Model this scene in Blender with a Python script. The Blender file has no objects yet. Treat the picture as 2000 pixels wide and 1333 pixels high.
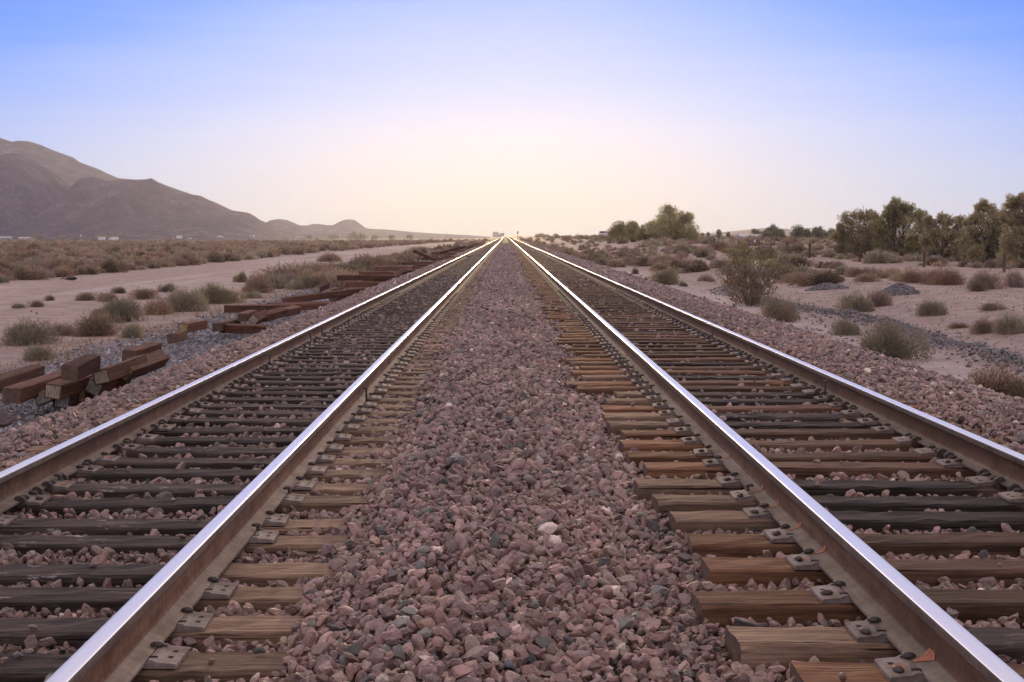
# light and air
SUN_E = 1.65
SKY_S = 1.0
EXPO = 0.05
HAZE, HAZE_G, HAZE_C = 1.3e-4, 0.66, (0.86, 0.88, 1.0)
SKY = [(0.60, 0.68, 0.79), (0.45, 0.63, 0.96), (0.29, 0.55, 1.10), (0.18, 0.46, 1.16), (0.035, 0.335, 1.18), (0.0, 0.24, 1.16), (0.62, 0.58, 0.73), (0.76, 0.645, 0.69)]
GLOW = (0.42, 0.54, 0.55)
import bpy, bmesh, math, random
import numpy as np
from mathutils import Vector, Matrix, Euler

rng = np.random.default_rng(7)
random.seed(7)
SC = bpy.context.scene
COL = SC.collection
R = math.radians

# ------------------------------------------------------------------ camera
CZ = 2.55                      # eye height over the desert floor
FPX = 2582.0                   # focal length in photo pixels (2000 wide)
PITCH = math.atan((666.5 - 460.0) / FPX)
YAW = math.atan(12.0 / FPX)    # aimed a touch to the right of the vanishing point
cam = bpy.data.cameras.new('camera')
cam.lens = FPX / 2000.0 * 36.0
cam.sensor_width = 36.0
cam.clip_start = 0.1
cam.clip_end = 40000
camo = bpy.data.objects.new('camera', cam)
COL.objects.link(camo)
camo.location = (0, 0, CZ)
camo.rotation_euler = Euler((math.pi / 2 - PITCH, 0, -YAW), 'XYZ')
SC.camera = camo
CM = camo.rotation_euler.to_matrix()

def ray(px, py):
    return CM @ Vector(((px - 1000.0) / FPX, (666.5 - py) / FPX, -1.0))

def at(px, py, dist):
    """the point of the world seen at photo pixel px, py at the distance dist along the track"""
    d = ray(px, py)
    return Vector((0, 0, CZ)) + d * (dist / d.y)

def hit(px, py, z):
    d = ray(px, py)
    return Vector((0, 0, CZ)) + d * ((z - CZ) / d.z)

# ------------------------------------------------------------------ object helpers
def tag(o, label=None, cat=None, group=None, kind=None):
    if label: o['label'] = label
    if cat: o['category'] = cat
    if group: o['group'] = group
    if kind: o['kind'] = kind
    return o

def empty(name, loc=(0, 0, 0), rz=0.0):
    o = bpy.data.objects.new(name, None)
    o.empty_display_size = 0.2
    COL.objects.link(o)
    o.location = loc
    o.rotation_euler = (0, 0, rz)
    return o

def link(name, me, parent=None, loc=None, rot=None):
    o = bpy.data.objects.new(name, me)
    COL.objects.link(o)
    if parent is not None: o.parent = parent
    if loc is not None: o.location = loc
    if rot is not None: o.rotation_euler = rot
    return o

def np_mesh(name, V, F, mats=(), col=None, midx=None, smooth=False):
    """V n x 3, F m x k (all faces with the same k) or a list of such arrays"""
    V = np.asarray(V, dtype=np.float32)
    Fs = F if isinstance(F, list) else [F]
    Fs = [np.asarray(f, dtype=np.int32) for f in Fs if len(f)]
    me = bpy.data.meshes.new(name)
    nl = sum(f.size for f in Fs)
    nf = sum(len(f) for f in Fs)
    me.vertices.add(len(V))
    me.vertices.foreach_set('co', V.ravel())
    me.loops.add(nl)
    me.polygons.add(nf)
    me.loops.foreach_set('vertex_index', np.concatenate([f.ravel() for f in Fs]))
    tot = np.concatenate([np.full(len(f), f.shape[1], dtype=np.int32) for f in Fs])
    start = np.concatenate([[0], np.cumsum(tot)[:-1]]).astype(np.int32)
    me.polygons.foreach_set('loop_start', start)
    for m in mats: me.materials.append(m)
    if midx is not None:
        me.polygons.foreach_set('material_index', np.asarray(midx, dtype=np.int32))
    me.polygons.foreach_set('use_smooth', np.full(nf, bool(smooth)))
    if col is not None:
        a = me.color_attributes.new('tint', 'FLOAT_COLOR', 'POINT')
        c = np.ones((len(V), 4), dtype=np.float32)
        c[:, :3] = col
        a.data.foreach_set('color', c.ravel())
    me.update(calc_edges=True)
    return me

class MB:
    """collects simple solids into one mesh"""
    def __init__(self): self.V, self.F, self.M, self.n = [], [], [], 0
    def add(self, V, F, m=0):
        V = [tuple(v) for v in V]
        self.V += V
        for f in F:
            self.F.append([i + self.n for i in f]); self.M.append(m)
        self.n += len(V)
        return self
    def box(self, a, b, m=0, bev=0.0, rot=None, cen=None):
        bm = bmesh.new()
        bmesh.ops.create_cube(bm, size=1.0)
        for v in bm.verts:
            v.co = Vector([(a[i] + b[i]) / 2 + v.co[i] * (b[i] - a[i]) for i in range(3)])
        if bev > 0:
            bmesh.ops.bevel(bm, geom=list(bm.edges), offset=bev, segments=1, affect='EDGES', profile=0.5)
        if rot is not None:
            c = Vector(cen if cen is not None else ((a[0]+b[0])/2, (a[1]+b[1])/2, (a[2]+b[2])/2))
            for v in bm.verts: v.co = rot @ (v.co - c) + c
        bm.verts.index_update()
        self.add([v.co for v in bm.verts], [[v.index for v in f.verts] for f in bm.faces], m)
        bm.free()
        return self
    def tube(self, pts, radii, seg=6, m=0):
        pts = [Vector(p) for p in pts]
        V, F = [], []
        for i, p in enumerate(pts):
            d = (pts[min(i + 1, len(pts) - 1)] - pts[max(i - 1, 0)]).normalized()
            s = d.cross(Vector((0.3, 0.9, 0.2)))
            if s.length < 1e-3: s = d.cross(Vector((1, 0, 0)))
            s.normalize(); t = d.cross(s)
            for k in range(seg):
                a = 2 * math.pi * k / seg
                V.append(p + (s * math.cos(a) + t * math.sin(a)) * radii[i])
        for i in range(len(pts) - 1):
            for k in range(seg):
                a, b = i * seg + k, i * seg + (k + 1) % seg
                F.append([a, b, b + seg, a + seg])
        F.append(list(range(seg))[::-1])
        F.append([(len(pts) - 1) * seg + k for k in range(seg)])
        return self.add(V, F, m)
    def mesh(self, name, mats, smooth=False):
        me = bpy.data.meshes.new(name)
        me.from_pydata([tuple(v) for v in self.V], [], self.F)
        for m in mats: me.materials.append(m)
        me.polygons.foreach_set('material_index', np.array(self.M, dtype=np.int32))
        me.polygons.foreach_set('use_smooth', np.full(len(self.F), bool(smooth)))
        me.update()
        return me

# ------------------------------------------------------------------ noise (numpy)
def _h(ix, iy, s):
    n = (ix.astype(np.int64) * 374761393 + iy.astype(np.int64) * 668265263 + s * 974634777) & 0x7fffffff
    n = ((n ^ (n >> 13)) * 1274126177) & 0x7fffffff
    n = (n ^ (n >> 16)) & 0x7fffffff
    return n / float(0x7fffffff)

def vnoise(x, y, s=0):
    x = np.asarray(x, dtype=np.float64); y = np.asarray(y, dtype=np.float64)
    ix, iy = np.floor(x), np.floor(y)
    fx, fy = x - ix, y - iy
    fx = fx * fx * fx * (fx * (fx * 6 - 15) + 10); fy = fy * fy * fy * (fy * (fy * 6 - 15) + 10)
    a, b = _h(ix, iy, s), _h(ix + 1, iy, s)
    c, d = _h(ix, iy + 1, s), _h(ix + 1, iy + 1, s)
    return (a + (b - a) * fx) * (1 - fy) + (c + (d - c) * fx) * fy

def fbm(x, y, s=0, o=4, g=0.5):
    t, a, n = 0.0, 1.0, 0.0
    for k in range(o):
        t = t + a * vnoise(x * 2 ** k, y * 2 ** k, s + k * 17); n += a; a *= g
    return t / n

def ridged(x, y, s=0, o=5, g=0.5):
    t, a, n = 0.0, 1.0, 0.0
    for k in range(o):
        v = 1 - np.abs(2 * vnoise(x * 2 ** k, y * 2 ** k, s + k * 31) - 1)
        t = t + a * v * v; n += a; a *= g
    return t / n

def sstep(x, a, b):
    t = np.clip((np.asarray(x, dtype=np.float64) - a) / (b - a), 0, 1)
    return t * t * (3 - 2 * t)

# ------------------------------------------------------------------ materials
def newmat(name):
    m = bpy.data.materials.new(name)
    m.use_nodes = True
    nt = m.node_tree
    b = nt.nodes['Principled BSDF']
    return m, nt, b

def N(nt, t, **kw):
    n = nt.nodes.new(t)
    for k, v in kw.items():
        if hasattr(n, k): setattr(n, k, v)
        else: n.inputs[k].default_value = v
    return n

def ramp(nt, fac, stops, interp='LINEAR'):
    r = nt.nodes.new('ShaderNodeValToRGB')
    r.color_ramp.interpolation = interp
    e = r.color_ramp.elements
    while len(e) < len(stops): e.new(0.5)
    for i, (p, c) in enumerate(stops):
        e[i].position = p
        e[i].color = (*c, 1) if len(c) == 3 else c
    nt.links.new(fac, r.inputs[0])
    return r

def mixc(nt, fac, a, b, mode='MIX'):
    m = nt.nodes.new('ShaderNodeMix')
    m.data_type = 'RGBA'; m.blend_type = mode
    for s, v in ((m.inputs[0], fac), (m.inputs[6], a), (m.inputs[7], b)):
        if isinstance(v, (int, float)): s.default_value = v
        elif isinstance(v, tuple): s.default_value = (*v, 1)
        else: nt.links.new(v, s)
    return m.outputs[2]

def math_(nt, op, a, b=None, c=None):
    m = nt.nodes.new('ShaderNodeMath'); m.operation = op
    for i, v in enumerate((a, b, c)):
        if v is None: continue
        if isinstance(v, (int, float)): m.inputs[i].default_value = v
        else: nt.links.new(v, m.inputs[i])
    return m.outputs[0]

def coords(nt, kind='Object', scale=(1, 1, 1)):
    tc = nt.nodes.new('ShaderNodeTexCoord')
    mp = nt.nodes.new('ShaderNodeMapping')
    mp.inputs['Scale'].default_value = scale
    nt.links.new(tc.outputs[kind], mp.inputs[0])
    return mp.outputs[0]

def noise(nt, vec, scale, detail=4, rough=0.55):
    n = nt.nodes.new('ShaderNodeTexNoise')
    n.inputs['Scale'].default_value = scale
    n.inputs['Detail'].default_value = detail
    n.inputs['Roughness'].default_value = rough
    if vec is not None: nt.links.new(vec, n.inputs['Vector'])
    return n.outputs['Fac']

def bump(nt, b, height, strength=0.4, dist=0.01):
    n = nt.nodes.new('ShaderNodeBump')
    n.inputs['Strength'].default_value = strength
    n.inputs['Distance'].default_value = dist
    nt.links.new(height, n.inputs['Height'])
    nt.links.new(n.outputs[0], b.inputs['Normal'])

def attr(nt, name='tint'):
    a = nt.nodes.new('ShaderNodeAttribute'); a.attribute_name = name
    return a.outputs['Color']

def simple(name, c, rough=0.8, metal=0.0, var=0.15, scale=20.0, bmp=0.0, emit=0.0):
    m, nt, b = newmat(name)
    v = coords(nt)
    n = noise(nt, v, scale)
    lo = tuple(x * (1 - var) for x in c); hi = tuple(min(1, x * (1 + var)) for x in c)
    nt.links.new(ramp(nt, n, [(0.3, lo), (0.7, hi)]).outputs[0], b.inputs['Base Color'])
    b.inputs['Roughness'].default_value = rough
    b.inputs['Metallic'].default_value = metal
    if bmp: bump(nt, b, n, bmp, 0.01)
    if emit:
        b.inputs['Emission Color'].default_value = (*c, 1)
        b.inputs['Emission Strength'].default_value = emit
    return m

def stone_mat(name):
    m, nt, b = newmat(name)
    v = coords(nt, 'Object')
    n = noise(nt, v, 55, 5, 0.65)
    f = math_(nt, 'MULTIPLY_ADD', n, 1.3, 0.35)
    c = mixc(nt, 1.0, attr(nt), f, 'MULTIPLY')
    nt.links.new(c, b.inputs['Base Color'])
    b.inputs['Roughness'].default_value = 0.58
    b.inputs['Specular IOR Level'].default_value = 0.75
    bump(nt, b, noise(nt, v, 90, 5, 0.7), 0.6, 0.008)
    return m

def leaf_mat(name, var=0.22, trans=0.42):
    m, nt, b = newmat(name)
    oi = nt.nodes.new('ShaderNodeObjectInfo')
    f = math_(nt, 'MULTIPLY_ADD', oi.outputs['Random'], var * 2, 1 - var)
    c = mixc(nt, 1.0, attr(nt), f, 'MULTIPLY')
    nt.links.new(c, b.inputs['Base Color'])
    b.inputs['Roughness'].default_value = 0.85
    b.inputs['Specular IOR Level'].default_value = 0.15
    t = nt.nodes.new('ShaderNodeBsdfTranslucent')
    nt.links.new(c, t.inputs['Color'])
    mx = nt.nodes.new('ShaderNodeMixShader'); mx.inputs[0].default_value = trans
    nt.links.new(b.outputs[0], mx.inputs[1]); nt.links.new(t.outputs[0], mx.inputs[2])
    nt.links.new(mx.outputs[0], nt.nodes['Material Output'].inputs['Surface'])
    return m

def wood_mat(name, dark, mid, light, stain=None, white=False, spread=0.35):
    """weathered sawn wood, grain along local x; stain = (|x| limit, darker set) for the oil-soaked stretch between the rails"""
    m, nt, b = newmat(name)
    oi = nt.nodes.new('ShaderNodeObjectInfo')
    tc = nt.nodes.new('ShaderNodeTexCoord')
    add = nt.nodes.new('ShaderNodeVectorMath'); add.operation = 'ADD'
    nt.links.new(tc.outputs['Object'], add.inputs[0])
    sh = nt.nodes.new('ShaderNodeCombineXYZ')
    r37 = math_(nt, 'MULTIPLY', oi.outputs['Random'], 37.0)
    nt.links.new(r37, sh.inputs[1]); nt.links.new(r37, sh.inputs[2])
    nt.links.new(sh.outputs[0], add.inputs[1])
    mp = nt.nodes.new('ShaderNodeMapping'); mp.inputs['Scale'].default_value = (1.6, 34, 34)
    nt.links.new(add.outputs[0], mp.inputs[0])
    g = noise(nt, mp.outputs[0], 1.0, 6, 0.65)
    mp2 = nt.nodes.new('ShaderNodeMapping'); mp2.inputs['Scale'].default_value = (0.9, 60, 60)
    nt.links.new(add.outputs[0], mp2.inputs[0])
    crack = noise(nt, mp2.outputs[0], 1.0, 2, 0.5)
    big = noise(nt, add.outputs[0], 3.0, 3, 0.6)
    c = ramp(nt, g, [(0.28, dark), (0.5, mid), (0.74, light)]).outputs[0]
    sx = nt.nodes.new('ShaderNodeSeparateXYZ'); nt.links.new(tc.outputs['Object'], sx.inputs[0])
    if stain:
        ax = math_(nt, 'ABSOLUTE', sx.outputs[0])
        ax = math_(nt, 'MULTIPLY_ADD', big, 0.25, ax)
        f = ramp(nt, ax, [(stain[0] - 0.02, (1, 1, 1)), (stain[0] + 0.14, (0, 0, 0))]).outputs[0]
        cs = ramp(nt, g, [(0.28, stain[1]), (0.5, stain[2]), (0.78, stain[3])]).outputs[0]
        c = mixc(nt, f, c, cs)
    if white:
        ax = math_(nt, 'ABSOLUTE', math_(nt, 'ADD', sx.outputs[0], 0.12))
        near = ramp(nt, ax, [(0.05, (1, 1, 1)), (0.34, (0, 0, 0))]).outputs[0]
        mp3 = nt.nodes.new('ShaderNodeMapping'); mp3.inputs['Scale'].default_value = (7, 26, 26)
        nt.links.new(add.outputs[0], mp3.inputs[0])
        w = ramp(nt, noise(nt, mp3.outputs[0], 1.0, 5, 0.7), [(0.60, (0, 0, 0)), (0.66, (1, 1, 1))]).outputs[0]
        pick = math_(nt, 'GREATER_THAN', oi.outputs['Random'], 0.35)
        c = mixc(nt, math_(nt, 'MULTIPLY', math_(nt, 'MULTIPLY', w, near), pick), c, (0.42, 0.38, 0.38))
    f2 = math_(nt, 'MULTIPLY_ADD', oi.outputs['Random'], spread * 2, 1 - spread)
    c = mixc(nt, 1.0, c, f2, 'MULTIPLY')
    ck = ramp(nt, crack, [(0.30, (0.18, 0.16, 0.15)), (0.38, (1, 1, 1))]).outputs[0]
    c = mixc(nt, 1.0, c, ck, 'MULTIPLY')
    mpf = nt.nodes.new('ShaderNodeMapping'); mpf.inputs['Scale'].default_value = (14, 110, 110)
    nt.links.new(add.outputs[0], mpf.inputs[0])
    fine = noise(nt, mpf.outputs[0], 1.0, 4, 0.7)
    c = mixc(nt, 1.0, c, math_(nt, 'MULTIPLY_ADD', fine, 1.1, 0.45), 'MULTIPLY')
    bl = math_(nt, 'MULTIPLY_ADD', big, 0.8, 0.6)
    c = mixc(nt, 1.0, c, bl, 'MULTIPLY')
    nt.links.new(c, b.inputs['Base Color'])
    b.inputs['Roughness'].default_value = 0.8
    b.inputs['Specular IOR Level'].default_value = 0.22
    bump(nt, b, mixc(nt, 0.5, g, crack), 0.7, 0.012)
    return m

M = {}
M['stone'] = stone_mat('crushed_stone')
M['leaf'] = leaf_mat('dry_foliage')
M['tree_leaf'] = leaf_mat('tree_foliage', 0.15, 0.6)
M['twig'] = simple('twig_bark', (0.16, 0.12, 0.10), 0.9, var=0.3)
M['bark'] = simple('tree_bark', (0.11, 0.085, 0.07), 0.9, var=0.35, scale=8, bmp=0.5)
M['tie_old'] = wood_mat('oil_soaked_tie_wood', (0.10, 0.064, 0.043), (0.225, 0.148, 0.10), (0.36, 0.255, 0.18),
                        stain=(0.74, (0.022, 0.016, 0.014), (0.050, 0.037, 0.033), (0.12, 0.092, 0.083)), white=True, spread=0.25)
M['tie_new'] = wood_mat('brown_tie_wood', (0.075, 0.037, 0.021), (0.180, 0.090, 0.048), (0.30, 0.170, 0.102),
                        stain=(0.74, (0.040, 0.023, 0.016), (0.105, 0.058, 0.037), (0.20, 0.122, 0.082)), spread=0.5)
M['tie_rust'] = wood_mat('rust_brown_timber', (0.045, 0.020, 0.013), (0.145, 0.063, 0.040), (0.23, 0.115, 0.075), spread=0.4)
def end_wood():
    m, nt, b = newmat('sawn_end_grain')
    v = coords(nt, 'Object', (40, 14, 14))
    n = noise(nt, v, 1.0, 4, 0.6)
    nt.links.new(ramp(nt, n, [(0.3, (0.085, 0.052, 0.036)), (0.7, (0.20, 0.125, 0.085))]).outputs[0], b.inputs['Base Color'])
    b.inputs['Roughness'].default_value = 0.9
    bump(nt, b, n, 0.6, 0.01)
    return m
M['endgrain'] = end_wood()
def plate_yellow():
    m, nt, b = newmat('galvanised_end_plate')
    oi = nt.nodes.new('ShaderNodeObjectInfo')
    v = coords(nt, 'Object', (1, 1, 1))
    n = noise(nt, v, 22, 4, 0.6)
    c = mixc(nt, oi.outputs['Random'], (0.62, 0.47, 0.22), (0.74, 0.70, 0.62))
    d = ramp(nt, n, [(0.30, (0.60, 0.50, 0.40)), (0.5, (1, 1, 1))]).outputs[0]
    nt.links.new(mixc(nt, 1.0, c, d, 'MULTIPLY'), b.inputs['Base Color'])
    b.inputs['Roughness'].default_value = 0.5
    b.inputs['Metallic'].default_value = 0.25
    return m
M['endplate'] = plate_yellow()

def rust_mat(name, lo, mid, hi, rough=0.75, ysc=0.6):
    m, nt, b = newmat(name)
    v = coords(nt, 'Object', (14, ysc, 14))
    n = noise(nt, v, 1.0, 6, 0.65)
    v2 = coords(nt, 'Object', (1, 1, 1))
    n2 = noise(nt, v2, 26, 5, 0.7)
    f = math_(nt, 'ADD', math_(nt, 'MULTIPLY', n, 0.6), math_(nt, 'MULTIPLY', n2, 0.4))
    oi = nt.nodes.new('ShaderNodeObjectInfo')
    blot = ramp(nt, noise(nt, v2, 5.0, 4, 0.65), [(0.35, (0.72, 0.66, 0.62)), (0.6, (1.05, 1.05, 1.05))]).outputs[0]
    cc = mixc(nt, 1.0, ramp(nt, f, [(0.34, lo), (0.5, mid), (0.66, hi)]).outputs[0], blot, 'MULTIPLY')
    cc = mixc(nt, 1.0, cc, math_(nt, 'MULTIPLY_ADD', oi.outputs['Random'], 0.5, 0.72), 'MULTIPLY')
    nt.links.new(cc, b.inputs['Base Color'])
    b.inputs['Roughness'].default_value = rough
    b.inputs['Specular IOR Level'].default_value = 0.35
    bump(nt, b, n2, 0.3, 0.003)
    return m
M['rail_web'] = rust_mat('rusty_rail_web', (0.125, 0.062, 0.034), (0.205, 0.110, 0.062), (0.31, 0.185, 0.112))
M['rail_base'] = rust_mat('dusty_rail_foot', (0.20, 0.155, 0.115), (0.30, 0.24, 0.185), (0.40, 0.33, 0.26))
M['rail_side'] = rust_mat('rail_head_flank', (0.12, 0.085, 0.065), (0.20, 0.15, 0.115), (0.30, 0.235, 0.19), 0.55)
def polished():
    m, nt, b = newmat('polished_rail_head')
    v = coords(nt, 'Object', (90, 0.35, 1))
    n = noise(nt, v, 1.0, 4, 0.6)
    nt.links.new(ramp(nt, n, [(0.3, (0.90, 0.89, 0.91)), (0.7, (0.98, 0.97, 0.98))]).outputs[0], b.inputs['Base Color'])
    b.inputs['Metallic'].default_value = 1.0
    nt.links.new(ramp(nt, n, [(0.3, (0.40, 0.40, 0.40)), (0.7, (0.31, 0.31, 0.31))]).outputs[0], b.inputs['Roughness'])
    return m
M['rail_top'] = polished()
M['plate'] = rust_mat('dusty_tie_plate', (0.17, 0.13, 0.11), (0.285, 0.235, 0.205), (0.39, 0.335, 0.30), 0.75, 14)
M['hole_shade'] = simple('hole_shade_black', (0.012, 0.01, 0.01), 0.95)  # near-black paint for the shade inside plate holes
M['spike'] = simple('dark_spike_steel', (0.085, 0.068, 0.062), 0.6, 0.3, 0.3, 60)
M['anchor'] = simple('brown_anchor_steel', (0.095, 0.070, 0.060), 0.65, 0.2, 0.3, 60)
M['orange'] = simple('faded_orange_paint', (0.46, 0.17, 0.095), 0.8, 0, 0.4, 60)
M['post'] = wood_mat('fence_post_wood', (0.05, 0.028, 0.02), (0.11, 0.062, 0.043), (0.18, 0.11, 0.08))
M['rod'] = simple('rusty_rod', (0.10, 0.075, 0.065), 0.7, 0.3, 0.3, 60)
# ------------------------------------------------------------------ layout numbers
TL, TR = CZ - 1.358, CZ - 1.259            # rail-top heights of the two tracks
LX, RX, HG = -2.134, 2.202, 0.755          # track centres, half the rail spacing
LT, RT = TL - 0.206, TR - 0.206            # tie-top heights
TIE_L, TIE_W, TIE_H = 2.74, 0.232, 0.18

BX = [-8.8, -7.2, -6.1, -5.5, -4.9, -4.35, -4.05, -3.6, -3.2, -2.9, -1.4, -0.98, -0.80, -0.62, -0.42, -0.1, 0.35, 0.62, 0.9,
      1.5, 2.9, 3.3, 3.7, 4.2, 4.6, 5.2, 6.0, 6.8, 8.0]
BZ = [0.02, 0.10, 0.14, 0.20, 0.44, 0.79, 0.89, 0.955, 0.955, 0.930, 0.930, 0.935, 0.985, 1.075, 1.115, 1.095, 1.05, 1.015, 1.005,
      1.018, 1.015, 1.05, 1.09, 1.10, 1.05, 0.70, 0.30, 0.14, 0.08]

def H(x, y):
    """height of the ground sheet"""
    x = np.asarray(x, dtype=np.float64); y = np.asarray(y, dtype=np.float64)
    far = np.maximum(y - 300, 0)
    fall = -0.0032 * np.minimum(far, 1100) * sstep(-x, 10, 40)
    left = 0.05 * (fbm(x * 0.5, y * 0.3, 3) - 0.5) + sstep(-x, 27, 34) * (0.30 * fbm(x * 0.11, y * 0.06, 5) - 0.05) \
        - 0.06 * sstep(-x, 10, 14) * (1 - sstep(-x, 25, 30)) + fall
    hill = sstep(x, 9.5, 17) * 0.5 + sstep(x, 9.5, 24) * sstep(y, 105, 185) * 0.85 * (1 - 0.5 * sstep(y, 500, 1500))
    right = hill + 0.05 * (fbm(x * 0.6, y * 0.35, 9) - 0.5) + sstep(x, 9.5, 13) * 0.28 * (fbm(x * 0.16, y * 0.10, 11) - 0.5) \
        + 0.16 * np.exp(-((x - 10.1 - 0.35 * np.sin(y * 0.21)) / 0.42) ** 2) * (0.5 + vnoise(y * 0.8, y * 0.1, 4)) * (1 - sstep(y, 60, 80))
    w = np.where(x < 0, left, right)
    emb = np.interp(x, BX, BZ)
    k = sstep(np.abs(x - 0.1), 5.6, 8.6)
    return emb * (1 - k) + w * k + 0.02 * (1 - k) * (fbm(x * 3, y * 3, 2) - 0.5) * sstep(np.abs(x), 3.4, 4.2)

def Bz(x, y):
    """ballast surface: the sheet plus lumps"""
    d = 0.05 * (fbm(x * 1.3, y * 1.1, 21, 3) - 0.5) * np.where(np.abs(x) < 0.8, 1.0, 0.55)
    return H(x, y) + d

# ------------------------------------------------------------------ ground sheet
def axis(parts):
    out = []
    for a, b, n in parts:
        out += list(np.linspace(a, b, n, endpoint=False))
    return np.array(out + [parts[-1][1]])
gxs = np.concatenate([-np.geomspace(3200, 60, 38), axis([(-60, -30, 24), (-30, -9, 44), (-9, 9.6, 104), (9.6, 34, 60), (34, 62, 20)]), np.geomspace(66, 3200, 36)])
gys = np.concatenate([[-60, -25, -8, -2], axis([(1, 20, 80), (20, 80, 150), (80, 200, 130), (200, 420, 70)]), np.geomspace(430, 3500, 36)])
GX, GY = np.meshgrid(gxs, gys)
GZ = H(GX, GY)
corr = (np.abs(GX - 0.1) < 4.3)
GZ = np.where(corr & (GY < 60), GZ - 0.06, np.where(corr, GZ - 0.03, GZ))        # the crushed stone lies on top here
cell_x = (gxs[:-1] + gxs[1:]) / 2
cell_y = (gys[:-1] + gys[1:]) / 2
CX, CY = np.meshgrid(cell_x, cell_y)
zone = np.zeros(CX.shape, dtype=int)                     # 0 ground
wob = 2.2 * (fbm(CX * 0.0 + CY * 0.045, CY * 0.02, 40) - 0.5)
zone[(CX > -27.5 + wob) & (CX < -13.2 + wob * 0.6) & (CY < 700)] = 1      # dirt road
zone[(CX > 7.0) & (CX < 9.3) & (CY < 90)] = 2                            # service track
zone[(CX > -6.2) & (CX < 6.4)] = 3                                       # rail bed
# colour of the earth (own colour for sand, stony apron, scrub soil; shade mixed in under the ballast)
n1, n2 = fbm(GX * 0.35, GY * 0.22, 50), fbm(GX * 1.7, GY * 1.2, 51)
sand = np.array([0.39, 0.285, 0.24]); pale = np.array([0.52, 0.42, 0.385]); soil = np.array([0.27, 0.185, 0.14]); apron = np.array([0.21, 0.175, 0.175])
bal_shade = np.array([0.105, 0.075, 0.068]); brown = np.array([0.25, 0.175, 0.13])  # bed below the stones darkened to stand for shade in their gaps
def w3(a): return a[..., None]
c = np.zeros(GX.shape + (3,)) + sand
c = c + (soil - c) * w3(sstep(-GX, 26.5, 30) * np.clip(0.35 + n1, 0, 1))
c = c + (pale - c) * w3(np.clip((0.6 * fbm(GX * 0.22, GY * 0.03, 60) + 0.4 * fbm(GX * 1.0, GY * 0.035, 61) - 0.44) * 6, 0, 1) * sstep(-GX, 13, 16) * (1 - sstep(-GX, 25, 27)) * 0.75)
c = c + (apron - c) * w3((sstep(GX, -10.2, -8.6) + 0.6 * np.clip((n2 - 0.5) * 4, 0, 1) * sstep(GX, -12, -10)).clip(0, 1) * (GX < 0))
c = c + (apron * 0.9 - c) * w3((1 - sstep(GX, 6.0, 7.2)) * (GX > 0))
c = c + (apron * 0.8 - c) * w3(np.exp(-((GX - 10.1) / 0.55) ** 2) * 0.6 * (GY < 80) * np.clip(n2 * 2, 0, 1))
c = c + (apron * 1.1 - c) * w3(np.clip((n2 - 0.42) * 3.5, 0, 1) * sstep(GX, 6.5, 7.5) * (1 - sstep(GX, 11, 16)) * 0.5)
c = c + (pale * 0.95 - c) * w3(np.exp(-((GX - 8.2) / 1.0) ** 2) * 0.8 * (GY < 110))
c = c + (brown - c) * w3(sstep(GX, 22, 40) * 0.6)
c = c + (brown * 1.15 - c) * w3(sstep(GY, 300, 800) * (np.abs(GX) > 8) * 0.8)
c = c + (bal_shade - c) * w3(((GX > -5.9) & (GX < 6.1)).astype(float))
c *= w3(0.86 + 0.28 * n2)
V = np.stack([GX, GY, GZ], -1).reshape(-1, 3)
CC = c.reshape(-1, 3)
nx, ny = len(gxs), len(gys)
ii = (np.arange(ny - 1)[:, None] * nx + np.arange(nx - 1)[None, :])
quads = np.stack([ii, ii + 1, ii + 1 + nx, ii + nx], -1)

def earth_mat():
    m, nt, b = newmat('desert_earth')
    v = coords(nt, 'Object')
    a = attr(nt)
    n_f = noise(nt, v, 9.0, 6, 0.7)
    n_p = noise(nt, v, 42.0, 3, 0.6)
    n_m = noise(nt, v, 1.3, 5, 0.6)
    f = math_(nt, 'MULTIPLY', math_(nt, 'MULTIPLY_ADD', n_f, 0.9, 0.55), math_(nt, 'MULTIPLY_ADD', n_m, 1.3, 0.35))
    cc = mixc(nt, 1.0, a, f, 'MULTIPLY')
    peb = ramp(nt, n_p, [(0.30, (0.45, 0.42, 0.42)), (0.40, (1, 1, 1))]).outputs[0]
    cc = mixc(nt, 0.6, cc, peb, 'MULTIPLY')
    nt.links.new(cc, b.inputs['Base Color'])
    b.inputs['Roughness'].default_value = 0.75
    b.inputs['Specular IOR Level'].default_value = 0.35
    h = math_(nt, 'ADD', math_(nt, 'MULTIPLY', n_f, 0.6), math_(nt, 'MULTIPLY', n_p, 0.4))
    bump(nt, b, h, 0.8, 0.05)
    return m
M['earth'] = earth_mat()
for zi, nm in ((0, 'ground'), (1, 'dirt_road'), (2, 'service_track'), (3, 'rail_bed')):
    q = quads[zone == zi]
    used, inv = np.unique(q.ravel(), return_inverse=True)
    me = np_mesh(nm, V[used], inv.reshape(-1, 4), [M['earth']], CC[used], smooth=True)
    o = link(nm, me)
    tag(o, {0: 'pinkish sandy desert floor with dark soil patches', 1: 'pale bare sand road running beside the rails', 2: 'sandy service track below the ballast slope',
            3: 'raised stony bed under the two railway tracks'}[zi], kind='structure')

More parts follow.
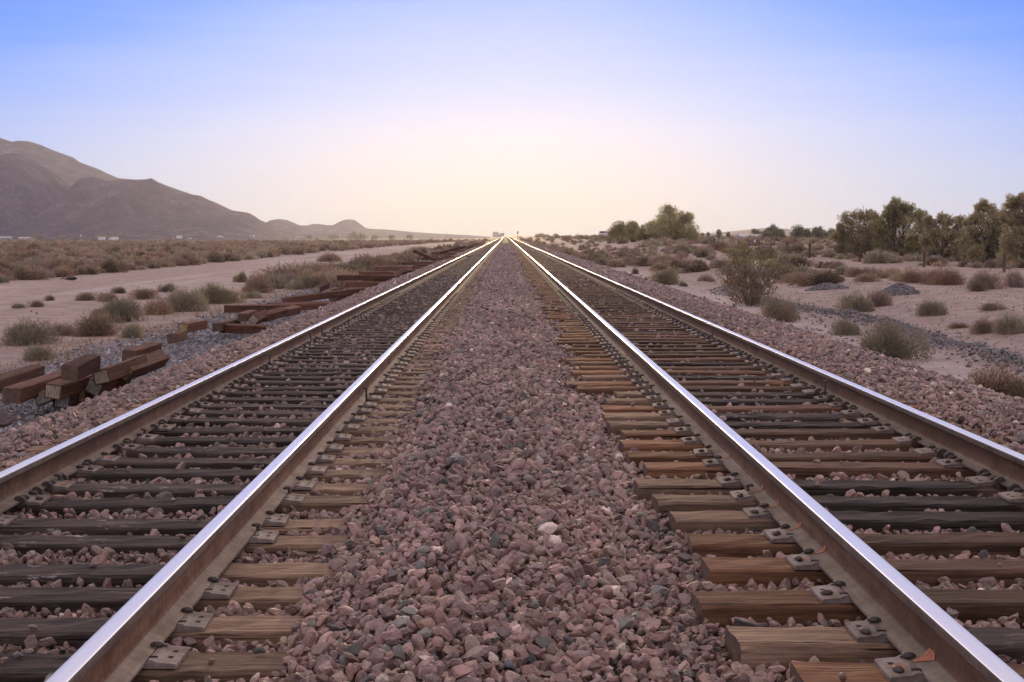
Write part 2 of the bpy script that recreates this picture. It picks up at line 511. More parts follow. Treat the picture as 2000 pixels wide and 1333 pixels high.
# ------------------------------------------------------------------ crushed stone
def stone_protos(sub, k, seed, cuts=8):
    r = np.random.default_rng(seed)
    bm = bmesh.new()
    bmesh.ops.create_icosphere(bm, subdivisions=sub, radius=1.0)
    bm.verts.index_update()
    P0 = np.array([v.co[:] for v in bm.verts]); F0 = np.array([[v.index for v in f.verts] for f in bm.faces])
    bm.free()
    out = []
    for i in range(k):
        P = P0.copy()
        for _ in range(cuts):
            n = r.normal(size=3); n /= np.linalg.norm(n)
            d = r.uniform(0.42, 0.85)
            P -= np.maximum(P @ n - d, 0)[:, None] * n
        P += r.normal(size=P.shape) * 0.03
        P *= np.array([1.0, r.uniform(0.68, 0.95), r.uniform(0.5, 0.8)]) * 1.18
        out.append(P)
    return np.array(out), F0

PAL = np.array([[0.215, 0.135, 0.125], [0.265, 0.170, 0.155], [0.175, 0.108, 0.103], [0.305, 0.200, 0.178], [0.235, 0.150, 0.128], [0.20, 0.145, 0.14],
                [0.135, 0.14, 0.135], [0.050, 0.052, 0.056], [0.50, 0.42, 0.38], [0.21, 0.195, 0.185]])
PAL = PAL * np.array([1.56, 1.34, 1.14])
PAL = PAL + (PAL.mean(1, keepdims=True) - PAL) * 0.30
PALW = np.array([0.22, 0.19, 0.15, 0.11, 0.13, 0.10, 0.04, 0.018, 0.018, 0.024]); PALW /= PALW.sum()
GPAL = np.array([[0.20, 0.19, 0.205], [0.30, 0.285, 0.29], [0.13, 0.125, 0.14], [0.46, 0.43, 0.43], [0.22, 0.16, 0.15], [0.085, 0.09, 0.10]])
GPALW = np.array([0.28, 0.22, 0.17, 0.10, 0.15, 0.08])
DPAL = np.array([[0.135, 0.12, 0.125], [0.19, 0.17, 0.175], [0.24, 0.195, 0.185], [0.085, 0.08, 0.085]])
DPALW = np.array([0.35, 0.3, 0.2, 0.15])

def scatter(cells, x0, x1, y0, y1, margin=2.2):
    nxn, nyn = max(1, int((x1 - x0) / cells)), max(1, int((y1 - y0) / cells))
    X, Y = np.meshgrid(np.arange(nxn), np.arange(nyn))
    X = x0 + (X + rng.uniform(0, 1, X.shape)) * cells
    Y = y0 + (Y + rng.uniform(0, 1, Y.shape)) * cells
    X, Y = X.ravel(), Y.ravel()
    k = (X > -0.3855 * Y - margin) & (X < 0.395 * Y + margin)
    return X[k], Y[k]

def stones_mesh(P, F, pos, rad, pal, palw, flat=0.0):
    n = len(pos)
    q = rng.normal(size=(n, 4))
    q[:, 1:3] *= (1 - flat)
    q /= np.linalg.norm(q, axis=1, keepdims=True)
    w, x, y, z = q.T
    Rm = np.stack([1 - 2 * (y * y + z * z), 2 * (x * y - z * w), 2 * (x * z + y * w),
                   2 * (x * y + z * w), 1 - 2 * (x * x + z * z), 2 * (y * z - x * w),
                   2 * (x * z - y * w), 2 * (y * z + x * w), 1 - 2 * (x * x + y * y)], -1).reshape(n, 3, 3)
    sc = rad[:, None] * np.stack([rng.uniform(0.85, 1.3, n), rng.uniform(0.8, 1.1, n), rng.uniform(0.75, 1.05, n)], -1)
    pid = rng.integers(0, len(P), n)
    Vv = np.einsum('nij,nkj->nki', Rm, P[pid] * sc[:, None, :]) + pos[:, None, :]
    nv = P.shape[1]
    Ff = (F[None] + (np.arange(n) * nv)[:, None, None]).reshape(-1, F.shape[1])
    ci = rng.choice(len(pal), n, p=palw / palw.sum())
    cc = pal[ci] * rng.uniform(0.62, 1.30, (n, 1)) * (1 + rng.normal(0, 0.035, (n, 3)))
    return Vv.reshape(-1, 3), Ff, np.repeat(cc, nv, axis=0)

# tie positions along each track: the near ones as measured in the photo, then on at the usual spacing
def tie_ys(rows, ztop, px):
    ys = [hit(px, r, ztop).y for r in rows]
    first = [ys[0] - 0.50, ys[0] - 0.99]
    ys = first[::-1] + ys
    r = np.random.default_rng(int(ztop * 1000))
    while ys[-1] < 900:
        ys.append(ys[-1] + 0.497 + float(np.clip(r.normal(0, 0.035), -0.08, 0.08)))
    return np.array(ys)
YL = tie_ys([1294, 1221, 1157.5, 1112, 1054, 1021, 979, 951, 921], LT, 600)
YR = tie_ys([1318.5, 1241.5, 1168, 1101.5, 1052, 1007, 975.5, 944, 909, 888], RT, 1400)
trj = np.random.default_rng(91)
JL = trj.normal(0, 0.035, len(YL)); JR = trj.normal(0, 0.085, len(YR))       # how far each tie sits off centre
JR[2:10] = [0.15, 0.0, -0.06, 0.06, 0.06, 0.04, 0.0, -0.06]

def keep_clear(pos, rad):
    """drop stones that would cut through ties, plates and rails"""
    x, y, z = pos.T
    ok = np.ones(len(pos), bool)
    for cx, YS, J, zt in ((LX, YL, JL, LT), (RX, YR, JR, RT)):
        i = np.clip(np.searchsorted(YS, y), 1, len(YS) - 1)
        i = np.where(np.abs(YS[i] - y) < np.abs(YS[i - 1] - y), i, i - 1)
        dy = np.abs(YS[i] - y); dx = np.abs(x - cx - J[i])
        over = (dx < TIE_L / 2 + 0.45 * rad) & (dy < TIE_W / 2 + 0.50 * rad)
        heap = z - 0.2 * rad > zt + 0.004
        ok &= ~(over & ~heap)
        for s in (-1, 1):
            d = np.abs(x - cx - s * HG)
            ok &= ~((d < 0.085 + rad) & (z + rad > zt + 0.015))
    return ok

def shoulder(x):            # the stone bank runs from one slope foot to the other
    return (x > -5.65) & (x < 6.0)

all_V, all_F, all_C, off = [], [], [], 0
def add_stones(P, F, pos, rad, pal=PAL, palw=PALW, dirt=False):
    global off
    v, f, cc = stones_mesh(P, F, pos, rad, pal, palw)
    if dirt:                                   # dustier and dirtier patches, oil between the rails of the older track
        x, y = pos[:, 0], pos[:, 1]
        t = 0.72 + 0.56 * fbm(x * 1.1, y * 0.6, 88, 3)
        t *= 1 - 0.28 * np.exp(-((x - LX) / 0.62) ** 2) - 0.12 * np.exp(-((x - RX) / 0.6) ** 2)
        cc = cc * np.repeat(t, P.shape[1])[:, None]
    all_V.append(v); all_F.append(f + off); all_C.append(cc); off += len(v)

P_hi, F_hi = stone_protos(3, 20, 1, 10)
P_md, F_md = stone_protos(2, 24, 2, 8)
P_lo, F_lo = stone_protos(1, 24, 3, 4)
def band(y0, y1, cell, rmu, rsd, P, F, lift, pal=PAL, palw=PALW, x0=-5.9, x1=6.2, thin=1.0):
    x, y = scatter(cell, x0, x1, y0, y1)
    k = shoulder(x + rng.normal(0, 0.08, len(x))) & (rng.uniform(0, 1, len(x)) < thin)
    x, y = x[k], y[k]
    rad = np.clip(rng.lognormal(math.log(rmu), rsd, len(x)), rmu * 0.5, rmu * 1.75)
    z = Bz(x, y) + rad * rng.uniform(lift[0], lift[1], len(x))
    pos = np.stack([x, y, z], -1)
    k = keep_clear(pos, rad)
    add_stones(P, F, pos[k], rad[k], pal, palw, True)
# nearest stones
band(3.2, 7.5, 0.040, 0.0210, 0.24, P_hi, F_hi, (-0.55, 0.15))
band(3.2, 7.5, 0.052, 0.0235, 0.30, P_hi, F_hi, (0.3, 0.95), thin=0.75)
band(7.5, 17.0, 0.044, 0.0222, 0.24, P_md, F_md, (-0.55, 0.15))
band(7.5, 17.0, 0.057, 0.0248, 0.30, P_md, F_md, (0.3, 0.95), thin=0.75)
band(17.0, 38.0, 0.058, 0.028, 0.25, P_lo, F_lo, (-0.3, 0.6))
band(17.0, 38.0, 0.10, 0.031, 0.28, P_lo, F_lo, (0.4, 0.95))
band(38.0, 95.0, 0.105, 0.047, 0.25, P_lo, F_lo, (-0.3, 0.7))
band(95.0, 230.0, 0.24, 0.085, 0.25, P_lo, F_lo, (-0.4, 0.4))
# a few stones left lying on the ties
for YS, cx, zt, num in ((YL, LX, LT, 150), (YR, RX, RT, 60)):
    i = rng.integers(0, 75, num)
    x = cx + rng.uniform(-1.2, 1.2, num); y = YS[i] + rng.uniform(-0.1, 0.1, num)
    rad = rng.uniform(0.010, 0.024, num)
    pos = np.stack([x, y, zt + rad * 0.62], -1)
    k = (np.abs(np.abs(x - cx) - HG) > 0.22)
    add_stones(P_md, F_md, pos[k], rad[k])
o = link('ballast', np_mesh('ballast', np.concatenate(all_V), np.concatenate(all_F), [M['stone']], np.concatenate(all_C)))
tag(o, 'mauve brown crushed stone heaped between and around the rails', 'ballast', kind='stuff')

# grey gravel on the aprons
all_V, all_F, all_C, off = [], [], [], 0
def gravel(x0, x1, y0, y1, cell, rmu, dens, pal, palw, P=P_lo, F=F_lo):
    x, y = scatter(cell, x0, x1, y0, y1, 3.0)
    k = rng.uniform(0, 1, len(x)) < dens(x, y)
    x, y = x[k], y[k]
    rad = np.clip(rng.lognormal(math.log(rmu), 0.35, len(x)), rmu * 0.4, rmu * 2.4)
    pos = np.stack([x, y, H(x, y) + rad * rng.uniform(-0.1, 0.4, len(x))], -1)
    add_stones(P, F, pos, rad, pal, palw)
edgeL = lambda x, y: np.clip(1.35 - sstep(-x, 7.2, 9.8) * 1.25 + (fbm(x, y, 70) - 0.5) * 1.2, 0.02, 1)
gravel(-9.8, -5.3, 11, 30, 0.062, 0.026, edgeL, GPAL, GPALW)
gravel(-9.8, -5.3, 30, 62, 0.085, 0.035, edgeL, GPAL, GPALW)
gravel(-9.8, -5.3, 62, 150, 0.20, 0.070, edgeL, GPAL, GPALW)
edgeR = lambda x, y: np.clip(0.95 - sstep(x, 5.9, 7.1) * 0.95 + (fbm(x * 1.2, y * 0.8, 71) - 0.55) * 0.8, 0.01, 1)
gravel(5.4, 8.6, 12, 45, 0.075, 0.026, edgeR, np.concatenate([GPAL[:3], DPAL]), np.concatenate([GPALW[:3], DPALW]))
gravel(5.4, 8.6, 45, 110, 0.13, 0.045, edgeR, np.concatenate([GPAL[:3], DPAL]), np.concatenate([GPALW[:3], DPALW]))
ridge = lambda x, y: np.exp(-((x - 10.1 - 0.35 * np.sin(y * 0.21)) / 0.42) ** 2) * (0.25 + 0.9 * vnoise(y * 0.5, y * 0.1, 4)) + 0.05
gravel(8.8, 11.4, 19, 62, 0.075, 0.034, ridge, DPAL, DPALW)
spots = lambda x, y: np.clip((fbm(x * 0.7, y * 0.5, 73) - 0.52) * 1.6, 0, 1) * 0.30
gravel(9.5, 24, 24, 70, 0.13, 0.024, spots, DPAL, DPALW)
gravel(9.5, 24, 24, 60, 0.22, 0.014, lambda x, y: 0.5 + 0 * x, GPAL, GPALW)
gravel(-13.0, -8.5, 20, 60, 0.2, 0.02, spots, GPAL, GPALW)
gravel(-28.0, -12.0, 35, 90, 0.6, 0.025, lambda x, y: 0.06 + 0 * x, DPAL, DPALW)
o = link('gravel', np_mesh('gravel', np.concatenate(all_V), np.concatenate(all_F), [M['stone']], np.concatenate(all_C)))
tag(o, 'grey gravel spread on the ground below the ballast slopes', 'gravel', kind='stuff')

# heaps of dark gravel on the sandy rise
def heap(px, py, dist, rad, hgt, label, seed):
    p = at(px, py, dist)
    r = np.random.default_rng(seed)
    n = 900
    a = r.uniform(0, 2 * math.pi, n); q = np.sqrt(r.uniform(0, 1, n))
    x, y = p.x + np.cos(a) * q * rad, p.y + np.sin(a) * q * rad * 0.8
    prof = lambda qq: hgt * np.clip(1 - qq ** 1.4, 0, 1)
    rr = r.uniform(0.025, 0.06, n)
    pos = np.stack([x, y, H(x, y) + prof(q) * (0.85 + 0.3 * vnoise(x * 3, y * 3, seed)) + rr * 0.2], -1)
    v, f, cc = stones_mesh(P_lo, F_lo, pos, rr, DPAL, DPALW)
    ra, rq = np.meshgrid(np.linspace(0, 2 * math.pi, 25)[:-1], np.linspace(0, 1.05, 8))
    mx, my = p.x + np.cos(ra) * rq * rad, p.y + np.sin(ra) * rq * rad * 0.8
    mz = H(mx, my) + prof(rq) * 0.98 - 0.03 * (rq > 1)
    mv = np.stack([mx, my, mz], -1).reshape(-1, 3)
    mq = np.array([[i * 24 + j, i * 24 + (j + 1) % 24, (i + 1) * 24 + (j + 1) % 24, (i + 1) * 24 + j] for i in range(7) for j in range(24)])
    me = np_mesh('gravel_heap', np.concatenate([v, mv]), [f, mq + len(v)], [M['stone']], np.concatenate([cc, np.tile(DPAL[1], (len(mv), 1))]))
    tag(link('gravel_heap', me), label, 'gravel heap')
heap(1752, 572, 50, 0.85, 0.40, 'dark conical gravel heap on the sand, the taller of the two', 5)
heap(1615, 557, 56, 0.9, 0.24, 'low flat dark gravel heap beside the tan bushes', 6)

# ------------------------------------------------------------------ ties, plates, spikes, rails
def tie_mesh(name, mats, seed, L=TIE_L, W=TIE_W, Hh=TIE_H, n=26, rough=0.003, endm=1):
    """top at z = 0, long axis x"""
    r = np.random.default_rng(seed)
    b = 0.012
    prof = [(-W/2 + b, 0), (-W/6, 0), (W/6, 0), (W/2 - b, 0), (W/2, -b), (W/2, -Hh + b), (W/2 - b, -Hh), (-W/2 + b, -Hh), (-W/2, -Hh + b), (-W/2, -b)]
    k = len(prof)
    xs = np.linspace(-L/2, L/2, n)
    V, F, Mi = [], [], []
    dz = r.normal(0, rough, (n, k)); dy = r.normal(0, rough, (n, k))
    cz = 0.005 * np.sin(xs * r.uniform(1, 2.4) + r.uniform(0, 6)); cy = 0.006 * np.sin(xs * r.uniform(0.8, 2) + r.uniform(0, 6))
    skew = r.uniform(-0.02, 0.02, 2)
    for i, x in enumerate(xs):
        for j, (py, pz) in enumerate(prof):
            e = 0.0
            if i == 0: e = skew[0] * py / W
            if i == n - 1: e = skew[1] * py / W
            V.append((x + e, py + dy[i, j] + cy[i], min(pz + dz[i, j] + cz[i], 0.006)))
    for i in range(n - 1):
        for j in range(k):
            a, c2 = i * k + j, i * k + (j + 1) % k
            F.append([a, a + k, c2 + k, c2]); Mi.append(0)
    mb = MB(); mb.V, mb.F, mb.M, mb.n = V, F, Mi, len(V)
    mb.F.append(list(range(k))); mb.M.append(endm)
    mb.F.append([(n - 1) * k + j for j in range(k)][::-1]); mb.M.append(endm)
    return mb.mesh(name, mats)
tieL = [tie_mesh('railroad_tie', [M['tie_old'], M['endgrain']], 100 + i) for i in range(6)]
tieR = [tie_mesh('railroad_tie', [M['tie_new'], M['endgrain']], 120 + i, rough=0.0025) for i in range(6)]
tieRd = [tie_mesh('railroad_tie', [M['tie_old'], M['endgrain']], 140 + i) for i in range(2)]

def plate_mesh():
    mb = MB()
    t = 0.018
    prof = [(-0.185, 0), (-0.185, t - 0.004), (-0.18, t), (-0.112, t + 0.006), (-0.098, t + 0.014), (-0.081, t + 0.014), (-0.079, t + 0.001),
            (0.079, t + 0.001), (0.081, t + 0.014), (0.098, t + 0.014), (0.112, t + 0.006), (0.18, t), (0.185, t - 0.004), (0.185, 0)]
    V, F = [], []
    for y in (-0.098, 0.098):
        for x, z in prof: V.append((x, y, z))
    k = len(prof)
    for j in range(k):
        F.append([j, (j + 1) % k, k + (j + 1) % k, k + j])
    F.append(list(range(k))[::-1]); F.append([k + j for j in range(k)])
    mb.add(V, F, 0)
    for s in (-1, 1):                                           # holes and notches as flat black patches, their shade put into the colour
        for y in (-0.032, 0.034):
            x = s * 0.148
            mb.add([(x - .0095, y - .0095, t + 0.0045), (x + .0095, y - .0095, t + 0.0045), (x + .0095, y + .0095, t + 0.0045), (x - .0095, y + .0095, t + 0.0045)], [[0, 1, 2, 3]], 1)
        for y in (-0.062, 0.066):
            x = s * 0.092
            mb.add([(x - .016, y - .009, t + 0.0155), (x + .018, y - .009, t + 0.0155), (x + .018, y + .009, t + 0.0155), (x - .016, y + .009, t + 0.0155)], [[0, 1, 2, 3]], 1)
    return mb.mesh('tie_plate', [M['plate'], M['hole_shade']])
PLATE = plate_mesh()

def spike_mesh(h):
    """cut spike: square shank with an oval, hooked head; z = 0 at the plate"""
    mb = MB()
    mb.box((-0.008, -0.008, -0.03), (0.008, 0.008, h), 0, 0.0015)
    bm = bmesh.new()
    bmesh.ops.create_uvsphere(bm, u_segments=10, v_segments=6, radius=1.0)
    for v in bm.verts:
        v.co = Vector((v.co.x * 0.027 + 0.009, v.co.y * 0.018, h + max(v.co.z, -0.35) * 0.012))
    bm.verts.index_update()
    mb.add([v.co for v in bm.verts], [[v.index for v in f.verts] for f in bm.faces])
    bm.free()
    return mb.mesh('spike', [M['spike']], True)
SPK = {'line': spike_mesh(0.010), 'hold': spike_mesh(0.007), 'up': spike_mesh(0.125), 'mid': spike_mesh(0.030)}

def rail_mesh(y0, y1):
    half = [(0.076, 0.0), (0.076, 0.011), (0.034, 0.024), (0.016, 0.034), (0.0095, 0.05), (0.0088, 0.085), (0.0100, 0.122), (0.017, 0.136), (0.0345, 0.144),
            (0.0372, 0.149), (0.0372, 0.171), (0.0350, 0.1795), (0.030, 0.1825), (0.018, 0.1850), (0.006, 0.186)]
    mid =  [1, 1, 1, 0, 0, 0, 0, 0, 2, 2, 2, 3, 3, 3]
    prof = half + [(-x, z) for x, z in half[::-1]]
    mids = mid + [3] + mid[::-1] + [1]
    ys = np.concatenate([np.arange(y0, 60, 3.0), np.geomspace(60, y1, 30)])
    k = len(prof); V, F, Mi = [], [], []
    for y in ys:
        for x, z in prof: V.append((x, y, z))
    for i in range(len(ys) - 1):
        for j in range(k):
            a, b = i * k + j, i * k + (j + 1) % k
            F.append([a, b, b + k, a + k]); Mi.append(mids[j])
    mb = MB(); mb.V, mb.F, mb.M = V, F, Mi
    me = mb.mesh('rail', [M['rail_web'], M['rail_base'], M['rail_side'], M['rail_top']])
    sm = np.array([m in (0, 3) for m in Mi]); me.polygons.foreach_set('use_smooth', sm)
    return me
RAIL = rail_mesh(0.5, 1300.0)

def anchor_mesh(s):
    """spring anchor gripping the edge of the rail foot on side s; origin on the rail centre line at the foot's underside"""
    path = [(0.045, -0.014), (0.086, -0.014), (0.101, -0.002), (0.098, 0.020), (0.082, 0.031), (0.060, 0.030), (0.052, 0.024)]
    th = [0.007, 0.011, 0.012, 0.012, 0.011, 0.010, 0.005]
    mb = MB()
    bm = bmesh.new(); rings = []
    for i, ((x, z), t) in enumerate(zip(path, th)):
        x2, z2 = path[min(i + 1, len(path) - 1)]; x1, z1 = path[max(i - 1, 0)]
        d = Vector((x2 - x1, 0, z2 - z1)).normalized(); nrm = Vector((-d.z, 0, d.x))
        w = 0.013 if i < 5 else 0.018
        rings.append([Vector((x * s, yy, z)) + Vector((nrm.x * s, 0, nrm.z)) * q for yy, q in ((-w, -t), (w, -t), (w, t), (-w, t))])
    V = [p for ring in rings for p in ring]; F = []
    for i in range(len(rings) - 1):
        for j in range(4): F.append([i * 4 + j, i * 4 + (j + 1) % 4, (i + 1) * 4 + (j + 1) % 4, (i + 1) * 4 + j])
    F += [[0, 1, 2, 3], [(len(rings) - 1) * 4 + j for j in range(4)]]
    return mb.add(V, F).mesh('rail_anchor', [M['anchor']])
ANC = {1: anchor_mesh(1), -1: anchor_mesh(-1)}
def collar_mesh():  # thin dark upright bars on both faces of the rail web
    mb = MB()
    for s in (-1, 1):
        mb.box((s * 0.0095 - 0.004, -0.02, 0.034), (s * 0.0095 + 0.004, 0.02, 0.137), 0, 0.003)
    return mb.mesh('rail_collar', [M['anchor']])
COLLAR = collar_mesh()
prm = np.random.default_rng(33)

def build_track(name, cx, YS, J, zt, label, left):
    root = empty(name, (cx, 0, zt))
    tag(root, label, 'railway track')
    zrail = 0.0195
    rails = {}
    for s in (-1, 1):
        rails[s] = link('rail', RAIL, root, (s * HG, 0, zrail))
    vis = {-1: 1, 1: 1} if left else {-1: -1, 1: -1}      # the side of each rail that is open to view
    for i in range(100):
        dark = (not left) and (i in (3, 8, 14, 15, 21) or prm.random() < 0.22)
        me = (tieL if left else (tieRd if dark else tieR))
        t = link('railroad_tie', me[prm.integers(0, len(me))], root, (J[i], YS[i], 0), (prm.normal(0, 0.006), prm.normal(0, 0.004) * 0.3, prm.normal(0, 0.008)))
        if dark: t['label'] = 'dark weathered tie among the brown ones'
        skip = left and i == 5
        for s in (-1, 1):
            px = s * HG - J[i]
            v = vis[s]
            if skip and s == 1: continue
            link('tie_plate', PLATE, t, (px + prm.normal(0, 0.004), prm.normal(0, 0.010), 0.0005), (0, 0, prm.normal(0, 0.022)))
            if i > 62: continue
            outer = (s == -1) == left                      # the rail farther from the middle of the picture
            kind = 'line'
            if (left and outer and i in (24, 31, 33)) or (left and not outer and i in (17,)) or ((not left) and outer and i in (17, 30)): kind = 'up'
            elif prm.random() < 0.16: kind = 'mid'
            flip = math.pi if v > 0 else 0.0               # the head hooks over the rail foot
            yy = (0.066 if left else 0.062) if not outer else 0.062
            sp = link('spike', SPK[kind], t, (px + v * 0.089, yy + prm.normal(0, 0.003), 0.032), (prm.normal(0, 0.06), prm.normal(0, 0.05), flip + prm.normal(0, 0.25)))
            if kind == 'up': sp['label'] = 'spike worked loose, standing up tall'
            if i < 46:
                n_hold = (prm.random() < (0.62 if outer else (0.0 if left else 0.85)))
                if n_hold:
                    link('spike', SPK['hold'], t, (px + v * 0.145, -0.034, 0.021), (prm.normal(0, 0.04), prm.normal(0, 0.04), prm.uniform(0, 6)))
                if outer and prm.random() < 0.8:
                    link('spike', SPK['line'], t, (px + v * 0.089, -0.06 + prm.normal(0, 0.004), 0.032), (prm.normal(0, 0.08), prm.normal(0, 0.05), flip + prm.normal(0, 0.3)))
        for s in (-1, 1):                                   # anchors bear against the tie sides
            outer = (s == -1) == left
            if outer and i < 50 and (i % 2 == 0 or prm.random() < 0.5):
                for q in (-1, 1):
                    if prm.random() < 0.9:
                        link('rail_anchor', ANC[vis[s]], rails[s], (0, YS[i] + q * (TIE_W / 2 + 0.018), 0), (0, 0, prm.normal(0, 0.05)))
    # the ties too far off to part from one another
    mb_v, mb_f = [], []
    n0 = 0
    far = []
    for i in range(100, len(YS)):
        y = YS[i]; a = J[i]
        for (x0, x1, w, z0, z1, mi) in ((a - TIE_L/2, a + TIE_L/2, TIE_W/2, -0.10, 0.0, 0), (-HG - 0.185, -HG + 0.185, 0.098, 0.0005, 0.022, 1), (HG - 0.185, HG + 0.185, 0.098, 0.0005, 0.022, 1)):
            vv = [(x, yy, z) for z in (z0, z1) for x, yy in ((x0, y - w), (x1, y - w), (x1, y + w), (x0, y + w))]
            mb_v += vv
            for f in ((0, 1, 5, 4), (1, 2, 6, 5), (2, 3, 7, 6), (3, 0, 4, 7), (4, 5, 6, 7)):
                mb_f.append([n0 + q for q in f]); far.append(mi)
            n0 += 8
    me = np_mesh('tie_bed', mb_v, np.array(mb_f), [M['tie_old' if left else 'tie_new'], M['plate']], midx=far)
    tag(link('tie_bed', me, root), kind='stuff')
    return root, rails
trackL, railsL = build_track('railway_track', LX, YL, JL, LT, 'railway track on dark oil-stained ties, beside the dumped old ties', True)
trackR, railsR = build_track('railway_track', RX, YR, JR, RT, 'railway track on warm brown ties, with orange paint marks on its rail', False)
for px, py in ((1312, 612), (1205, 560)):
    link('rail_collar', COLLAR, railsR[1], (0, hit(px, py, TR - 0.1).y, 0))
link('rail_collar', COLLAR, railsL[1], (0, hit(758, 706, TL - 0.1).y, 0))
# orange paint: a stroke across the rail foot at some ties, and dabs on a few plates
def paint_mesh(w, seed):
    r = np.random.default_rng(seed)
    prof = [(-0.0125, 0.052), (-0.0185, 0.0345), (-0.035, 0.0255), (-0.055, 0.0195), (-0.0755, 0.0135)]
    wid = [w * 1.0, w * 1.5, w * 0.9, w * 0.45, w * 0.25]
    V, F = [], []
    for (x, z), ww in zip(prof, wid):
        j = r.normal(0, 0.003)
        V += [(x, -ww + j, z + 0.0012), (x, ww + j, z + 0.0012)]
    for i in range(len(prof) - 1): F.append([2 * i, 2 * i + 1, 2 * i + 3, 2 * i + 2])
    return MB().add(V, F).mesh('paint_mark', [M['orange']])
for k, i in enumerate((2, 5, 6, 7, 8, 10)):
    link('paint_mark', paint_mesh(0.030 if k == 0 else 0.016, k), railsR[-1], (0, YR[i] + 0.03, 0))
def dab_mesh(seed, rx, ry):
    r = np.random.default_rng(seed)
    n = 14
    V = [(0, 0, 0)] + [(math.cos(2*math.pi*k/n) * rx * r.uniform(0.6, 1.1), math.sin(2*math.pi*k/n) * ry * r.uniform(0.5, 1.1), 0) for k in range(n)]
    return MB().add(V, [[0, 1 + k, 1 + (k + 1) % n] for k in range(n)]).mesh('paint_mark', [M['orange']])
for YS, J, tr, s, side, idx, ztop in ((YL, JL, trackL, -1, 1, (9, 11, 14, 19), 0), (YR, JR, trackR, -1, -1, (2, 5, 6), 0), (YR, JR, trackR, 1, -1, (10, 13, 16), 0)):
    for k in idx:
        t = [o for o in tr.children if o.name.startswith('railroad_tie') and abs(o.location.y - YS[k]) < 1e-3][0]
        link('paint_mark', dab_mesh(k, 0.026, 0.035), t, (s * HG - J[k] + side * 0.132, -0.002, 0.0245))
# ------------------------------------------------------------------ dumped old ties on the left slope
_old = {}
def old_mesh(L, k):
    key = (round(L, 1), k)
    if key not in _old:
        _old[key] = tie_mesh('old_tie', [M['tie_rust'], M['endgrain']], 300 + len(_old), L=L, W=0.225, Hh=0.20, n=max(6, int(L * 8)), rough=0.0012)
    return _old[key]
def endplate_mesh():
    """anti-split plate: ribbed sheet nailed on a tie's end; lies in the y-z plane, outward is -x"""
    mb = MB()
    w, h = 0.094, 0.083
    mb.box((-0.004, -w, -h), (0.0, w, h), 1, 0.001)
    for k in range(9):
        y = -w + 0.012 + k * (2 * w - 0.024) / 8
        mb.box((-0.011, y - 0.0062, -h + 0.004), (-0.0045, y + 0.0062, h - 0.004), 0, 0.0015)
    return mb.mesh('end_plate', [M['endplate'], M['endgrain']])
ENDP = endplate_mesh()
def old_tie(px, py, dist, yaw, L, roll=0, pitch=0, ends='n', label=None, group=None):
    """px, py: the middle of the end nearest the camera; yaw 0 runs away along the track, positive turns it to the right"""
    p = at(px, py, dist)
    root = link('old_tie', old_mesh(L, int(px) % 2))
    a = math.pi / 2 - R(yaw)
    rot = Euler((R(roll), -R(pitch), a), 'XYZ')
    root.rotation_euler = rot
    rm = rot.to_matrix()
    root.location = p + rm @ Vector((L / 2, 0, 0.10))          # mesh top is z = 0, its axis lies 0.10 below
    root.location.z = max(root.location.z, 0)
    if 'n' in ends: link('end_plate', ENDP, root, (-L / 2 - 0.001, 0, -0.10))
    if 'f' in ends: link('end_plate', ENDP, root, (L / 2 + 0.001, 0, -0.10), (0, 0, math.pi))
    tag(root, label, 'railroad tie', group)
    return root
G1 = 'old ties dumped in the nearest heap'
old_tie(-60, 771, 17.6, 0, 2.6, 4, 1, '', 'long rust-brown old tie at the outer edge of the nearest heap, running out of view', G1)
old_tie(21, 774, 17.0, 0, 2.2, 4, 0.5, '', 'long dark rust-brown old tie, bare end towards us, edge of the nearest heap', G1)
old_tie(103.5, 766, 17.4, 0.5, 1.9, 9, 1, 'n', 'old tie with silvery ribbed end plate, lying under the bare short block', G1)
old_tie(83, 776, 17.7, -1, 2.0, -22, 0, 'n', 'old tie with tilted yellow end plate, wedged behind the silvery end plate', G1)
old_tie(136, 728, 17.3, 2, 0.85, 5, 4, '', 'short bare old tie block lying on top of the nearest heap', G1)
old_tie(121, 784, 17.9, 0, 1.6, 6, 0, 'n', 'old tie at the bottom of the nearest heap, yellow end half sunk in stones', G1)
old_tie(151, 773, 18.3, 0, 1.4, 3, 0, 'n', 'flat low old tie almost buried by stones between two yellow ends', G1)
old_tie(183, 758, 18.3, 0, 1.5, 28, 0, 'n', 'steeply rolled old tie with yellow end, under the propped striped one', G1)
old_tie(198, 737, 18.1, 0.5, 1.9, -14, 1, 'n', 'old tie with tall yellow striped end plate, leaning on the rolled one', G1)
old_tie(241, 728, 19.0, 0, 2.1, 34, 0.5, 'n', 'old tie turned on its corner, diamond-shaped striped end, nearest the rail', G1)
old_tie(252, 697, 21.4, 2, 1.4, 4, 1, '', 'brown old tie with a snapped splintered end, at the back of the nearest heap', G1)
G2 = 'old ties lying alone on the gravel'
old_tie(338, 661, 27.6, -1, 0.75, -6, 0, 'n', 'single old tie on gravel with square silvery end facing the camera', G2)
old_tie(358, 641, 29.8, 8, 1.2, 3, 0, 'n', 'single old tie on gravel just behind the silvery-ended one', G2)
G3 = 'old ties in the second heap'
old_tie(424, 640, 31.0, 2, 1.9, 0, 0, '', 'old tie pointing away at the near outer corner of the second heap', G3)
old_tie(432, 641, 31.4, 112, 1.3, 6, 0, 'f', 'old tie lying crosswise in front of the second heap', G3)
old_tie(472, 621, 32.4, 5, 1.0, 4, 2, '', 'short old tie in the hollow of the second heap', G3)
old_tie(496, 625, 32.0, 4, 1.2, 42, 2, 'n', 'old tie standing on its edge, diamond end, in the second heap', G3)
old_tie(514, 620, 32.8, 10, 1.5, 14, 2, '', 'reddish old tie slanting over the second heap towards the rail', G3)
